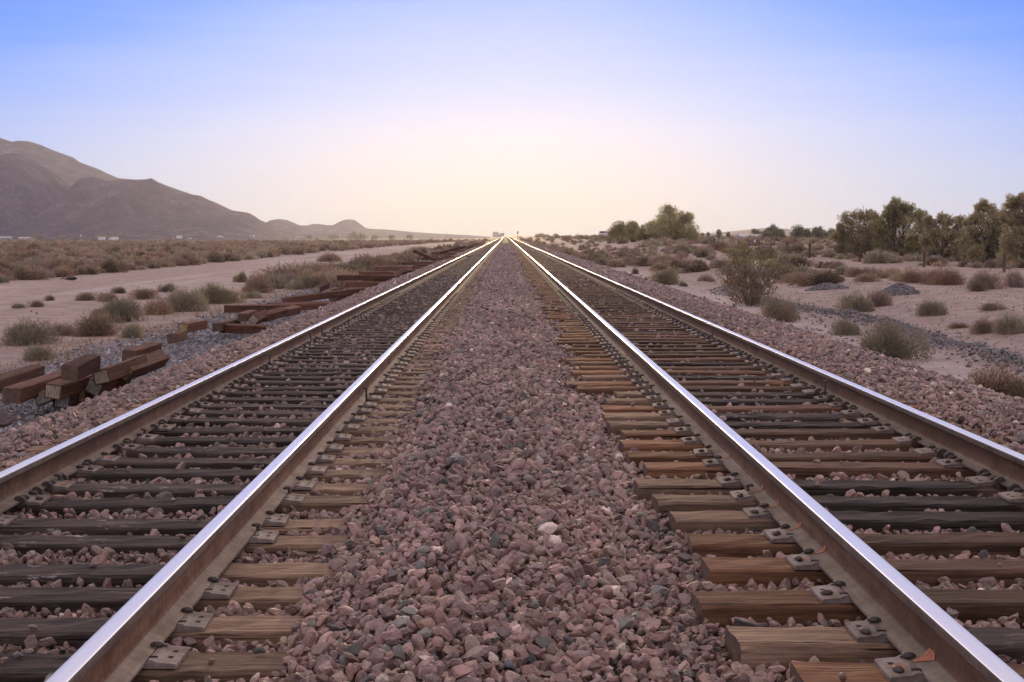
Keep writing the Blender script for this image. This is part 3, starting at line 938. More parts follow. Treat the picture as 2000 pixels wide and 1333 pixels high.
old_tie(556, 611, 34.4, 5, 1.3, 10, 1, '', 'small brown old tie half buried at the inner end of the second heap', G3)
old_tie(438, 604, 36.5, 80, 1.9, 3, 0, '', 'dark old tie lying crosswise at the back of the second heap', G3)
old_tie(478, 603, 37.6, 76, 2.6, 3, 1, 'f', 'long old tie across the second heap, its far end near the ballast', G3)
old_tie(522, 598, 40.5, 70, 2.4, 3, 0, '', 'long flat old tie lying below the big propped beam', G3)
G4 = 'old ties in the third heap'
old_tie(553, 588, 42.5, 66, 2.7, 5, 6, '', 'big propped beam-like old tie, raised at its inner end', G4)
old_tie(619, 566, 45.0, 8, 1.2, 6, 6, 'n', 'old tie tipped up with a pale square end above the propped beam', G4)
old_tie(644, 570, 46.5, 12, 1.0, 0, 0, 'n', 'old tie whose pale end just shows above the propped beam', G4)
old_tie(650, 584, 45.5, 12, 1.7, 16, 2, '', 'dark old tie leaning against the inner end of the propped beam', G4)
old_tie(681, 571, 46.0, 14, 1.5, 20, 0, 'n', 'old tie with broken pale end lying closest to the rail in the third heap', G4)
G5 = 'old ties in the fourth heap'
old_tie(658, 543, 53, 84, 2.5, 3, 0, 'f', 'long reddish old tie lying crosswise on top of the fourth heap', G5)
old_tie(676, 556, 52, 100, 1.6, 3, 0, 'f', 'lowest old tie of the fourth heap, crosswise with a pale end', G5)
old_tie(704, 551, 54, 20, 1.4, 3, 0, 'n', 'old tie with pale end showing beneath the fourth heap', G5)
old_tie(702, 535, 57, 88, 1.5, 3, 0, 'f', 'old tie laid crosswise behind the top one of the fourth heap', G5)
old_tie(728, 548, 55, 60, 1.2, 4, 2, '', 'tan-topped old tie in the middle of the fourth heap', G5)
old_tie(743, 535, 57, 22, 1.2, 5, 0, 'n', 'old tie with bright pale square end on the fourth heap', G5)
old_tie(752, 545, 56, 40, 1.5, 20, 1, '', 'dark old tie slanting down the inner side of the fourth heap', G5)
old_tie(760, 541, 57, 10, 1.6, 38, 2, 'n', 'first of three slanting diamond-ended old ties beside the rail', G5)
old_tie(775, 534.5, 59, 10, 1.6, 40, 2, 'n', 'second of three slanting diamond-ended old ties beside the rail', G5)
old_tie(783, 531, 61, 12, 1.6, 40, 1, 'n', 'third of three slanting diamond-ended old ties, the farthest of them', G5)
old_tie(733, 525, 66, 84, 2.6, 2, 0, '', 'long thin-looking old tie across the gap behind the fourth heap', G5)
old_tie(745, 530, 64, 80, 2.2, 4, 0, '', 'dark old tie under the long one behind the fourth heap', G5)
G6 = 'old ties in the far heaps'
old_tie(812, 508, 84, 6, 1.5, 2, 8, 'n', 'far old tie tipped up, its small bright square end catching the light', G6)
old_tie(785, 515, 78, 86, 2.4, 3, 0, '', 'far dark old tie lying crosswise just past the long thin one', G6)
old_tie(806, 520, 76, 80, 1.9, 3, 0, '', 'far reddish old tie low against the ballast', G6)
old_tie(822, 506, 88, 84, 2.3, 3, 0, '', 'far dark old tie behind the tipped-up one', G6)
old_tie(851, 509, 84, -75, 1.6, 4, 22, '', 'far old tie raised steeply and slanting, dark against the bushes', G6)
old_tie(859, 503.5, 92, 10, 1.5, 40, 3, 'n', 'far old tie with bright diamond end by the slanting one', G6)
old_tie(846, 503, 95, 82, 2.6, 3, 0, '', 'far long old tie lying crosswise past the slanting one', G6)
old_tie(857, 495, 112, 60, 2.6, 3, 12, '', 'farther old tie propped up at an angle over a dark heap', G6)
frt = np.random.default_rng(5)
for k in range(30):
    d = 100 + k * 7.5 + frt.uniform(-3, 3)
    x = -5.9 + frt.uniform(-0.7, 0.5)
    L = float(frt.choice([1.4, 2.0, 2.6]))
    root = link('old_tie', old_mesh(L, k % 2))
    root.location = (x, d, float(H(x, d)) + 0.16 + 0.22 * (k % 3))
    root.rotation_euler = (R(frt.uniform(-15, 15)), R(frt.uniform(-8, 8)), R(frt.uniform(-40, 60)))
    if frt.random() < 0.5: link('end_plate', ENDP, root, (-L / 2 - 0.001, 0, -0.10))
    tag(root, 'small dark old tie far down the dumped row, towards the vanishing point', 'railroad tie', 'old ties dwindling into the distance')

# ------------------------------------------------------------------ bushes
TAN = ((0.415, 0.305, 0.215), (0.26, 0.19, 0.14))
GRY = ((0.315, 0.275, 0.195), (0.19, 0.170, 0.125))
GRN = ((0.265, 0.225, 0.14), (0.155, 0.135, 0.09))
RED = ((0.345, 0.225, 0.155), (0.22, 0.145, 0.105))
PNK = ((0.40, 0.305, 0.25), (0.27, 0.21, 0.175))
DRK = ((0.22, 0.165, 0.115), (0.14, 0.11, 0.08))
TAN, GRY, GRN, RED, PNK, DRK = [tuple(tuple(min(0.62, v * k) for v in c) for c in q) for q, k in ((TAN, 1.2), (GRY, 1.55), (GRN, 1.5), (RED, 1.1), (PNK, 1.2), (DRK, 1.3))]
def blades(r, pos, dirs, ln, wd, cols):
    n = len(pos)
    side = np.cross(dirs, r.normal(size=(n, 3))); side /= np.linalg.norm(side, axis=1, keepdims=True) + 1e-9
    tip = pos + dirs * ln[:, None] + side * (ln * r.normal(0, 0.12, n))[:, None]
    V = np.stack([pos - side * wd[:, None], pos + side * wd[:, None], tip + side * (wd * 0.35)[:, None], tip - side * (wd * 0.35)[:, None]], 1).reshape(-1, 3)
    F = np.arange(4 * n).reshape(n, 4)
    return V, F, np.repeat(cols, 4, axis=0)
def dome(seed, cols, n=6500, lobes=8, hgt=0.75, ln=0.095, wd=0.0095, upright=0.3, loose=0.0, tipc=None):
    """unit-radius dome of fine twigs and leaves"""
    r = np.random.default_rng(seed)
    cx = r.normal(0, 0.36, (lobes, 2)); rad = r.uniform(0.38, 0.62, lobes); lh = r.uniform(0.55, 1.0, lobes) * hgt
    cx[0] = 0; rad[0] = 0.62; lh[0] = hgt
    k = r.integers(0, lobes, n)
    d = r.normal(size=(n, 3)); d[:, 2] = np.abs(d[:, 2]); d /= np.linalg.norm(d, axis=1, keepdims=True)
    fr = r.uniform(0, 1, n) ** 0.27 * (1 + r.normal(0, 0.07 + loose, n)) * (0.80 + 0.42 * vnoise(d[:, 0] * 3.1 + seed, d[:, 1] * 3.1 + d[:, 2] * 2.3, seed + 2))
    pos = np.stack([cx[k, 0] + d[:, 0] * fr * rad[k], cx[k, 1] + d[:, 1] * fr * rad[k], d[:, 2] * fr * lh[k] * 0.95 + 0.01], -1)
    pos[:, :2] *= 0.92
    dr = d * np.array([0.8, 0.8, 0.5]) + np.array([0, 0, upright]) + r.normal(0, 0.45, (n, 3))
    dr /= np.linalg.norm(dr, axis=1, keepdims=True)
    c = np.array(cols[0]) + (np.array(cols[1]) - np.array(cols[0])) * r.uniform(0, 1, (n, 1))
    patch = fbm(pos[:, 0] * 2.5 + seed, pos[:, 1] * 2.5 + pos[:, 2] * 2, seed)[:, None]
    c = c * (0.62 + 0.76 * patch)
    if tipc is not None:
        t = (pos[:, 2] > hgt * 0.45) & (r.uniform(0, 1, n) < 0.55)
        c[t] = np.array(tipc) * r.uniform(0.7, 1.2, (t.sum(), 1))
    return blades(r, pos, dr, ln * r.uniform(0.5, 1.4, n), wd * r.uniform(0.6, 1.4, n), c)
def stems(seed, n=44, hgt=0.6, rad=0.009):
    r = np.random.default_rng(seed)
    mb = MB()
    for i in range(n):
        a = r.uniform(0, 2 * math.pi); s = r.uniform(0.15, 0.92)
        p1 = (math.cos(a) * s * 0.35, math.sin(a) * s * 0.35, hgt * r.uniform(0.3, 0.5)); p2 = (math.cos(a) * s, math.sin(a) * s, hgt * r.uniform(0.75, 1.3) * (1 - 0.4 * s * s))
        mb.tube([(math.cos(a) * 0.03, math.sin(a) * 0.03, -0.04), p1, p2], [rad, rad * 0.7, rad * 0.25], 4)
    return mb.mesh('stem', [M['twig']])
def fol(name, *a, **k):
    v, f, c = dome(*a, **k)
    return np_mesh(name, v, f, [M['leaf']], c)
KIND = {}
def kind(key, cols, seed, **kw):
    KIND[key] = [(fol('foliage', seed + i, cols, **kw), stems(seed + i, hgt=kw.get('hgt', 0.75) * 0.8)) for i in range(3)]
kind('tan', TAN, 10); kind('gry', GRY, 20, ln=0.085, n=7000); kind('grn', GRN, 30, upright=0.5); kind('red', RED, 40, n=5000, loose=0.05)
kind('pnk', PNK, 50, n=6000); kind('drk', DRK, 60, n=4200, loose=0.07); kind('upr', GRY, 70, upright=1.5, ln=0.16, hgt=0.95, n=5000)
brn = np.random.default_rng(12)
def bush(px, py, w, h, kd, label, name='desert_shrub', cat='shrub', group=None, dist=None):
    z = 0.04 if px < 988 else 0.35
    p = hit(px, py, z)
    for _ in range(4):
        p = hit(px, py, float(H(p.x, p.y)))
    if dist: p = at(px, py, dist); p.z = float(H(p.x, p.y))
    s = FPX / p.y
    rw, rh = w / s / 2, h / s
    root = empty(name, (p.x, p.y + rw * 0.5, float(H(p.x, p.y + rw * 0.5)) - 0.02), brn.uniform(0, 6.3))
    tag(root, label, cat, group)
    fo, st = KIND[kd][brn.integers(0, 3)]
    k = rh / (0.95 if kd == 'upr' else 0.75) * 0.92
    root.scale = (rw, rw, k)
    link('foliage', fo, root); link('stem', st, root)
    return root
BUSHES = [
    (40, 676, 120, 58, 'gry', 'largest grey-green shrub by the gravel edge, past the nearest tie heap'),
    (62, 706, 74, 38, 'gry', 'small round grey-green shrub on the gravel, the one nearest the rails'),
    (118, 656, 66, 30, 'pnk', 'dry pinkish shrub between the large grey-green shrub and the tan one'),
    (170, 658, 115, 52, 'tan', 'wide tan dry shrub in the row along the gravel edge'),
    (236, 630, 105, 58, 'upr', 'upright grey-green shrub with spiky shoots, standing in the shrub row'),
    (257, 661, 56, 38, 'gry', 'small round grey-green shrub in front of the spiky upright one'),
    (205, 622, 60, 34, 'grn', 'low green shrub behind the spiky upright one'),
    (300, 616, 80, 40, 'tan', 'pale tan dry shrub between the spiky upright shrub and the grey dome'),
    (345, 610, 105, 54, 'gry', 'big grey-green dome-shaped shrub in the middle of the shrub row'),
    (329, 571, 48, 20, 'drk', 'small dark brown dome shrub at the edge of the sand road'),
    (415, 594, 96, 48, 'grn', 'dark olive shrub next to the big grey-green dome'),
    (450, 590, 34, 20, 'gry', 'little grey shrub on the gravel beyond the lone old ties'),
    (490, 583, 46, 18, 'gry', 'flat little grey shrub on the gravel near the second tie heap'),
    (500, 573, 88, 48, 'tan', 'large olive-tan shrub in the row above the second tie heap'),
    (560, 563, 90, 36, 'pnk', 'pinkish dry shrub in the row behind the propped beam'),
    (470, 552, 30, 26, 'grn', 'small dark green tuft at the top edge of the shrub row'),
    (280, 585, 56, 25, 'tan', 'tan shrub standing alone on the near side of the sand road'),
    (230, 574, 38, 16, 'drk', 'small brown shrub out on the sand road'),
    (207, 590, 46, 22, 'tan', 'tan tuft beside the small brown shrub on the sand road'),
    (160, 588, 54, 20, 'tan', 'wide low double tan tuft on the sand road'),
    (97, 588, 26, 14, 'drk', 'tiny brown tuft on the sand road, above the wide low one'),
    (71, 600, 40, 16, 'tan', 'low tan tuft on the near edge of the sand road'),
    (30, 603, 32, 13, 'gry', 'low grey tuft out by the far end of the sand road'),
    (605, 546, 100, 38, 'tan', 'broad tan shrub behind the third tie heap'),
    (655, 532, 76, 24, 'tan', 'tan shrub past the third tie heap, edge of the sand road'),
    (693, 534, 72, 32, 'grn', 'green shrub behind the fourth tie heap'),
    (640, 512, 70, 20, 'tan', 'low tan shrub on the sand beyond the fourth tie heap'),
    (745, 516, 60, 22, 'tan', 'tan shrub just above the long thin old tie'),
    (775, 512, 50, 22, 'grn', 'green shrub above the far tie heaps'),
    (820, 496, 60, 16, 'tan', 'sunlit yellowish shrub beside the farther tie heaps'),
    (1525, 627, 88, 56, 'gry', 'grey-green shrub at the foot of the tall creosote bush'),
    (1540, 630, 40, 36, 'tan', 'tan shrub leaning out of the grey-green one below the creosote bush'),
    (1738, 702, 150, 86, 'gry', 'largest grey-green dome shrub on the edge of the ballast slope'),
    (1657, 656, 58, 42, 'gry', 'smaller grey-green shrub touching the largest dome shrub'),
    (1958, 785, 160, 74, 'red', 'reddish dry shrub low beside the ballast, nearest on its side'),
    (1998, 790, 70, 56, 'grn', 'olive shrub growing out of the reddish dry one'),
    (1820, 614, 66, 36, 'gry', 'round grey-green shrub alone on the rocky sand'),
    (1680, 611, 76, 48, 'gry', 'grey-tan shrub below the taller dark gravel heap'),
    (1718, 600, 56, 40, 'pnk', 'pinkish twiggy shrub against the taller dark gravel heap'),
    (1928, 652, 66, 40, 'pnk', 'pinkish shrub of the pair on the open sand slope'),
    (1976, 652, 70, 48, 'gry', 'greyer shrub of the pair on the open sand slope'),
    (1945, 607, 56, 20, 'drk', 'low dark brush on the rocky sand slope'),
    (1878, 641, 50, 14, 'red', 'very flat brown brush on the rocky sand slope'),
    (1308, 557, 72, 36, 'grn', 'olive-brown shrub at the ballast edge, beside the farther rail collars'),
    (1334, 560, 24, 13, 'gry', 'little grey tuft tucked against the olive-brown shrub'),
    (1243, 536, 20, 15, 'drk', 'small dark tuft standing alone on the ballast slope'),
    (1300, 516, 60, 26, 'tan', 'golden tan shrub in the clump beyond the olive-brown one'),
    (1262, 520, 54, 26, 'tan', 'golden tan shrub nearest the rails in its clump'),
    (1232, 510, 44, 18, 'tan', 'golden tan shrub at the far corner of its clump'),
    (1288, 529, 36, 14, 'tan', 'low round pale shrub at the near corner of the golden clump'),
    (1330, 512, 36, 20, 'pnk', 'pale pinkish shrub at the sand end of the golden clump'),
    (1560, 552, 60, 24, 'tan', 'tan flattened dome shrub beyond the tall creosote bush'),
    (1617, 551, 60, 30, 'tan', 'tan shrub behind the low flat gravel heap'),
    (1590, 548, 40, 18, 'gry', 'greyish shrub between two tan domes'),
    (1672, 542, 46, 24, 'tan', 'ochre round shrub behind the taller gravel heap'),
    (1640, 527, 46, 20, 'pnk', 'pinkish shrub below the fence posts'),
    (1575, 522, 40, 22, 'pnk', 'pale pink shrub under the paired fence posts'),
    (1541, 521, 34, 20, 'pnk', 'pale pink shrub near the lone squat fence post'),
    (1700, 552, 60, 20, 'tan', 'wide low tan shrub directly above the taller gravel heap'),
    (1785, 553, 70, 32, 'red', 'reddish brown brush in front of the big trees'),
    (1850, 557, 100, 42, 'red', 'wide sparse reddish brown brush under the big trees'),
    (1930, 566, 80, 46, 'pnk', 'mauve-tan shrub at the foot of the nearest fence post'),
    (1985, 562, 60, 40, 'pnk', 'mauve-tan shrub beyond the nearest fence post'),
    (1915, 570, 44, 24, 'drk', 'dark brush tucked in front of the mauve-tan shrubs'),
    (1500, 507, 70, 34, 'drk', 'dark twiggy shrub beside the leaning fence post'),
    (1560, 500, 60, 24, 'grn', 'olive shrub between the squat and the paired fence posts'),
    (1408, 498, 44, 24, 'red', 'brown twiggy shrub before the far fence posts'),
    (1335, 500, 50, 22, 'grn', 'olive-green shrub on the pale sand before the large lone tree'),
    (1218, 486, 34, 16, 'grn', 'dark olive shrub on the sand rise by the smaller trees'),
    (1190, 480, 60, 14, 'grn', 'long low olive shrub at the foot of the smaller trees'),
]
for b in BUSHES: bush(*b[:5], b[5], group='shrubs along the tracks')

# tall creosote bush: open fan of bare stems, green tips
def creosote(seed, hgt=1.0):
    r = np.random.default_rng(seed)
    mb = MB(); P, D = [], []
    for i in range(30):
        a = r.uniform(0, 2 * math.pi); sp = r.uniform(0.12, 0.62)
        p0 = Vector((math.cos(a) * 0.05, math.sin(a) * 0.05, -0.03))
        p1 = Vector((math.cos(a) * sp * 0.4, math.sin(a) * sp * 0.4, hgt * 0.35)); p2 = Vector((math.cos(a) * sp, math.sin(a) * sp, hgt * r.uniform(0.68, 0.92)))
        mb.tube([p0, p1, p2], [0.007, 0.005, 0.002], 4)
        for j in range(5):
            t = r.uniform(0.35, 1.0); q = p1.lerp(p2, t)
            e = q + Vector(r.normal(0, 0.11, 3)) + Vector((math.cos(a) * 0.06, math.sin(a) * 0.06, 0.12))
            mb.tube([q, e], [0.004, 0.0015], 3)
            for _ in range(5):
                P.append(e + Vector(r.normal(0, 0.045, 3))); D.append(Vector(r.normal(0, 0.6, 3)) + Vector((0, 0, 0.6)))
            for _ in range(6):
                P.append(q.lerp(e, r.uniform(0, 1)) + Vector(r.normal(0, 0.04, 3))); D.append(Vector(r.normal(0, 0.7, 3)) + Vector((0, 0, 0.4)))
    for _ in range(1500):
        a = r.uniform(0, 2 * math.pi); q = r.uniform(0, 1) ** 0.5; z = r.uniform(0.03, 0.8)
        P.append((math.cos(a) * q * (0.28 + 0.42 * z), math.sin(a) * q * (0.28 + 0.42 * z), z * hgt)); D.append((math.cos(a) * 0.6 + r.normal(0, 0.4), math.sin(a) * 0.6 + r.normal(0, 0.4), 1.0))
    P = np.array([tuple(p) for p in P]); D = np.array([tuple(d) for d in D]); D /= np.linalg.norm(D, axis=1, keepdims=True)
    n = len(P)
    c = np.where((P[:, 2:3] > hgt * (0.66 + 0.25 * vnoise(P[:, 0:1] * 4, P[:, 1:2] * 4, seed))), np.array([[0.28, 0.245, 0.105]]), np.array([[0.30, 0.235, 0.16]])) * r.uniform(0.6, 1.3, (n, 1))
    v, f, cc = blades(r, P, D, 0.05 * r.uniform(0.6, 1.5, n), 0.011 * r.uniform(0.6, 1.3, n), c)
    return np_mesh('foliage', v, f, [M['leaf']], cc), mb.mesh('stem', [M['twig']])
CRE = [creosote(s) for s in (3, 8)]
def creo(px, py, w, h, label, k):
    p = hit(px, py, 0.2)
    for _ in range(4): p = hit(px, py, float(H(p.x, p.y)))
    s = FPX / p.y
    root = empty('creosote_bush', (p.x, p.y, float(H(p.x, p.y)) - 0.02), k)
    tag(root, label, 'bush')
    root.scale = (w / s / 1.15, w / s / 1.15, h / s / 1.02)
    link('foliage', CRE[k % 2][0], root); link('stem', CRE[k % 2][1], root)
creo(1465, 597, 140, 98, 'tall open creosote bush with bare fanned stems and yellow-green tips', 0)
creo(1450, 524, 66, 44, 'smaller yellow-green creosote bush behind the tall one', 1)

# scrub that no one label could single out: grouped shrubs, nearest first, then the rest of the plain as one cover
low = {}
def low_dome(key, cols, seed):
    low[key] = [fol('desert_shrub', seed + i, cols, n=1500, ln=0.24, wd=0.022, lobes=5) for i in range(3)]
low_dome('tan', TAN, 210); low_dome('pnk', PNK, 220); low_dome('red', RED, 230); low_dome('gry', GRY, 240); low_dome('drk', DRK, 250); low_dome('grn', GRN, 260)
fil = np.random.default_rng(77)
cand = []
def in_view(x, y, m=1.5): return -0.46 * y - m < x < 0.46 * y + m
for _ in range(17000):                                          # plain beyond the sand road
    y = 55 * math.exp(fil.uniform(0, 1) * math.log(1300 / 55.0)); x = -fil.uniform(27.5, 30 + 0.46 * y)
    if not in_view(x, y): continue
    if fil.random() < 0.25 + 0.75 * float(fbm(np.array(x * 0.12), np.array(y * 0.08), 81) > 0.36):
        cand.append((y, x, 'L', float(np.clip(fil.lognormal(math.log(0.62), 0.35), 0.25, 1.5))))
for _ in range(3600):                                          # sandy rise and plain on the other side
    y = 58 * math.exp(fil.uniform(0, 1) * math.log(1300 / 58.0)); x = fil.uniform(10.5, 20 + 0.40 * y)
    if not in_view(x, y): continue
    if 19.5 < x < 27.6 and y < 132 and abs(x / y - 27 / 100) < 0.16: continue      # the fence line is kept clear
    bare = math.exp(-((x - 17) / 3.5) ** 2 - ((y - 92) / 26) ** 2) + math.exp(-((x - 12) / 2.5) ** 2 - ((y - 70) / 16) ** 2)
    if fil.random() < (0.3 + 0.7 * float(fbm(np.array(x * 0.15), np.array(y * 0.1), 83) > 0.42)) * (1 - bare):
        cand.append((y, x, 'R', float(np.clip(fil.lognormal(math.log(0.55), 0.4), 0.2, 1.4))))
for _ in range(420):                                           # strips along the foot of the banks
    y = 62 * math.exp(fil.uniform(0, 1) * math.log(700 / 62.0))
    if fil.random() < 0.5: x = fil.normal(-10.0, 1.3); sd = 'B'
    else: x = fil.normal(8.4, 1.1); sd = 'C'
    if x > -6.9 and x < 6.6: continue
    if sd == 'C' and y < 105: continue
    cand.append((y, x, sd, float(np.clip(fil.lognormal(math.log(0.6), 0.35), 0.25, 1.3))))
# thin out overlaps
cand.sort()
kept, grid = [], {}
for y, x, sd, s in cand:
    sp = (0.85 if y < 140 else 0.9 + y * 0.004) * s
    key = (int(x // 3), int(y // 3)); ok = True
    for i in (-1, 0, 1):
        for j in (-1, 0, 1):
            for (x2, y2, s2) in grid.get((key[0] + i, key[1] + j), ()):
                if (x - x2) ** 2 + (y - y2) ** 2 < (sp * 1.25) ** 2: ok = False
    if ok:
        grid.setdefault(key, []).append((x, y, s)); kept.append((y, x, sd, s))
GR = {'L': ('scrub on the plain beyond the sand road', 'low dry shrub in the dense brown scrub beyond the sand road'),
      'R': ('scrub on the sandy rise by the fence', 'low dry shrub among the scrub on the sandy rise by the fence'),
      'B': ('shrubs in the strip behind the dumped ties', 'yellowish shrub in the strip of growth behind the far dumped ties'),
      'C': ('shrubs at the foot of the far ballast slope', 'yellowish shrub at the foot of the ballast slope, past the olive-brown one')}
MIX = {'L': ['tan', 'tan', 'red', 'pnk', 'drk', 'tan', 'gry'], 'R': ['tan', 'pnk', 'pnk', 'gry', 'tan', 'drk'], 'B': ['tan', 'tan', 'gry', 'grn'], 'C': ['tan', 'grn', 'tan', 'gry']}
seen = lambda q: -0.388 * q[0] < q[1] < 0.395 * q[0]
byd = sorted(kept, key=lambda q: -q[3] / q[0] * (1 if seen(q) else 0.01))                  # largest in view first
N_IND = 215
for n, (y, x, sd, s) in enumerate(byd[:N_IND]):
    kd = MIX[sd][fil.integers(0, len(MIX[sd]))]
    o = link('desert_shrub', low[kd][fil.integers(0, 3)], None, (x, y, float(H(x, y)) - 0.02), (0, 0, fil.uniform(0, 6.3)))
    hh = s * fil.uniform(0.9, 1.25) if sd != 'R' else s * fil.uniform(0.8, 1.1)
    o.scale = (s, s * fil.uniform(0.85, 1.1), hh)
    tag(o, GR[sd][1], 'shrub', GR[sd][0])
Vs, Fs, Cs, off2 = [], [], [], 0
cover = [dome(400 + i, c0, n=150, ln=0.42, wd=0.075, lobes=4, hgt=0.72) for i, c0 in enumerate((TAN, TAN, RED, PNK, DRK, GRY))]
for y, x, sd, s in byd[N_IND:]:
    v, f, cc = cover[fil.integers(0, len(cover))]
    a = fil.uniform(0, 6.3); ca, sa = math.cos(a), math.sin(a)
    g = s * (1.0 + 0.0006 * y)
    vv = np.stack([(v[:, 0] * ca - v[:, 1] * sa) * g + x, (v[:, 0] * sa + v[:, 1] * ca) * g + y, v[:, 2] * g * 1.05 + float(H(x, y)) - 0.02], -1)
    Vs.append(vv); Fs.append(f + off2); Cs.append(cc * fil.uniform(0.8, 1.2)); off2 += len(v)
o = link('scrub', np_mesh('scrub', np.concatenate(Vs), np.concatenate(Fs), [M['leaf']], np.concatenate(Cs)))
tag(o, 'dry brown scrub covering the far plain on both sides', 'scrub', kind='stuff')
# dry golden grass at the slope foot and between the shrubs
Vs, Fs, Cs, off2 = [], [], [], 0
def grass(n, fx, fy, hgt, cols):
    global off2
    x, y = fx(n), fy(n)
    k = (x > -0.3855 * y - 2) & (x < 0.395 * y + 2)
    k &= fil.uniform(0, 1, n) < np.clip((fbm(x * 0.9, y * 0.6, 95) - 0.42) * 6, 0.03, 1)
    x, y = x[k], y[k]; n = len(x)
    pos = np.stack([x, y, H(x, y) - 0.01], -1)
    d = fil.normal(0, 0.5, (n, 3)); d[:, 2] = 1; d /= np.linalg.norm(d, axis=1, keepdims=True)
    c = np.array(cols) * fil.uniform(0.6, 1.25, (n, 1))
    v, f, cc = blades(fil, pos, d, hgt * fil.uniform(0.5, 1.4, n), hgt * 0.055 * fil.uniform(0.6, 1.3, n), c)
    Vs.append(v); Fs.append(f + off2); Cs.append(cc); off2 += len(v)
grass(3800, lambda n: fil.normal(-9.6, 0.9, n), lambda n: fil.uniform(22, 70, n), 0.14, (0.40, 0.235, 0.10))
grass(2200, lambda n: fil.normal(6.3, 0.35, n), lambda n: fil.uniform(14, 60, n), 0.09, (0.42, 0.25, 0.10))
grass(3500, lambda n: fil.uniform(9.5, 24, n), lambda n: fil.uniform(26, 100, n), 0.12, (0.38, 0.26, 0.15))
o = link('dry_grass', np_mesh('dry_grass', np.concatenate(Vs), np.concatenate(Fs), [M['leaf']], np.concatenate(Cs)))
tag(o, 'short golden dry grass at the foot of the banks', 'grass', kind='stuff')
# ------------------------------------------------------------------ trees
OLV = ((0.60, 0.54, 0.29), (0.42, 0.38, 0.21))
OLD = ((0.53, 0.46, 0.27), (0.37, 0.32, 0.20))
FAR = ((0.33, 0.32, 0.20), (0.22, 0.22, 0.14))
def tree(px, py, dist, lobes, cols, label, seed, n=7000, leaf=0.20, lw=0.042, name='desert_tree', bare=0, group=None):
    """lobes: (px, py, radius in px) of the clumps the crown is made of, at the tree's own distance"""
    r = np.random.default_rng(seed)
    s = FPX / dist
    b = at(px, py, dist); gz = float(H(b.x, b.y))
    root = empty(name, (b.x, b.y, gz))
    tag(root, label, 'tree', group)
    L = []
    for lx, ly, lr in lobes:
        q = at(lx, ly, dist)
        L.append((q.x - b.x, r.uniform(-0.5, 0.5) * (lr / s) * 2.0, max(q.z - gz, 0.25 * lr / s), lr / s))
    wts = np.array([q[3] ** 2 for q in L]); wts /= wts.sum()
    # every lobe is broken into small tufts, so the outline is ragged and gaps show
    T = []
    for (x, y, z, rad), w in zip(L, wts):
        for _ in range(int(14 + 120 * w)):
            d = r.normal(size=3); d /= np.linalg.norm(d)
            f = r.uniform(0.05, 1.0) ** 0.45 * r.uniform(0.85, 1.15)
            T.append((x + d[0] * rad * f, y + d[1] * rad * f, z + d[2] * rad * f * 0.95, rad * r.uniform(0.24, 0.58)))
    T = np.array(T)
    T = T[T[:, 2] > 0.1]
    n = int(n * 2.4)
    k = r.integers(0, len(T), n)
    d = r.normal(size=(n, 3)); d /= np.linalg.norm(d, axis=1, keepdims=True)
    pos = T[k, :3] + d * (T[k, 3] * r.uniform(0.2, 1.0, n) ** 0.5)[:, None] * np.array([1, 1, 0.85])
    ok = pos[:, 2] > 0.02; pos, d, k = pos[ok], d[ok], k[ok]; m = len(pos)
    dr = d * 0.6 + r.normal(0, 0.55, (m, 3)) + np.array([0, 0, -0.12]); dr /= np.linalg.norm(dr, axis=1, keepdims=True)
    tone = r.uniform(0, 1, len(T))[k][:, None]
    c = (np.array(cols[0]) * tone + np.array(cols[1]) * (1 - tone)) * r.uniform(0.7, 1.3, (m, 1))
    v, f, cc = blades(r, pos, dr, leaf * 0.9 * r.uniform(0.4, 1.5, m), lw * 0.72 * r.uniform(0.6, 1.4, m), c)
    link('crown', np_mesh('crown', v, f, [M['tree_leaf']], cc), root)
    mb = MB()
    nt_ = 3 if len(L) > 3 else 1
    for i in range(nt_):
        sx = (i - (nt_ - 1) / 2) * 0.25
        mb.tube([(sx, 0, -0.15), (sx * 1.6, 0.05, 0.5), (sx * 2.6, 0.1, 1.1)], [0.15, 0.12, 0.08], 7)
    for (x, y, z, rad) in L:
        i = r.integers(0, nt_); sx = (i - (nt_ - 1) / 2) * 0.25
        p0 = Vector((sx * 1.6, 0.05, 0.45)); p2 = Vector((x, y, z)); pm = p0.lerp(p2, 0.5) + Vector((r.normal(0, 0.15), r.normal(0, 0.15), 0.15))
        mb.tube([p0, pm, p2], [0.09, 0.055, 0.03], 5)
        for _ in range(5):
            e = p2 + Vector(r.normal(0, 1, 3)).normalized() * rad * 0.85
            if e.z < 0.1: e.z = 0.2
            mb.tube([pm.lerp(p2, r.uniform(0.2, 1)), e], [0.025, 0.008], 4)
    for _ in range(bare):                                        # dead twigs that stick out of the crown
        x, y, z, rad = L[r.integers(0, len(L))]
        d = Vector((r.normal(0, 0.5), r.normal(0, 0.3), 1)).normalized(); p = Vector((x, y, z)); q = p + d * rad * r.uniform(1.3, 1.8)
        mb.tube([p, p.lerp(q, 0.6), q], [0.022, 0.015, 0.005], 4)
        mb.tube([p.lerp(q, 0.6), p.lerp(q, 0.6) + Vector((r.normal(0, .3), r.normal(0, .2), 0.4)) * rad * 0.7], [0.012, 0.004], 4)
    link('trunk', mb.mesh('trunk', [M['bark']]), root)
    return root
tree(1312, 470, 232, [(1308, 422, 20), (1330, 432, 22), (1290, 440, 20), (1318, 445, 24), (1345, 448, 18), (1275, 447, 14), (1310, 411, 9), (1342, 424, 12), (1300, 458, 18), (1352, 460, 12), (1332, 460, 16)], OLV,
     'large rounded lone tree, the tallest of the clump on the sand rise', 1, 9000, 0.30, 0.07)
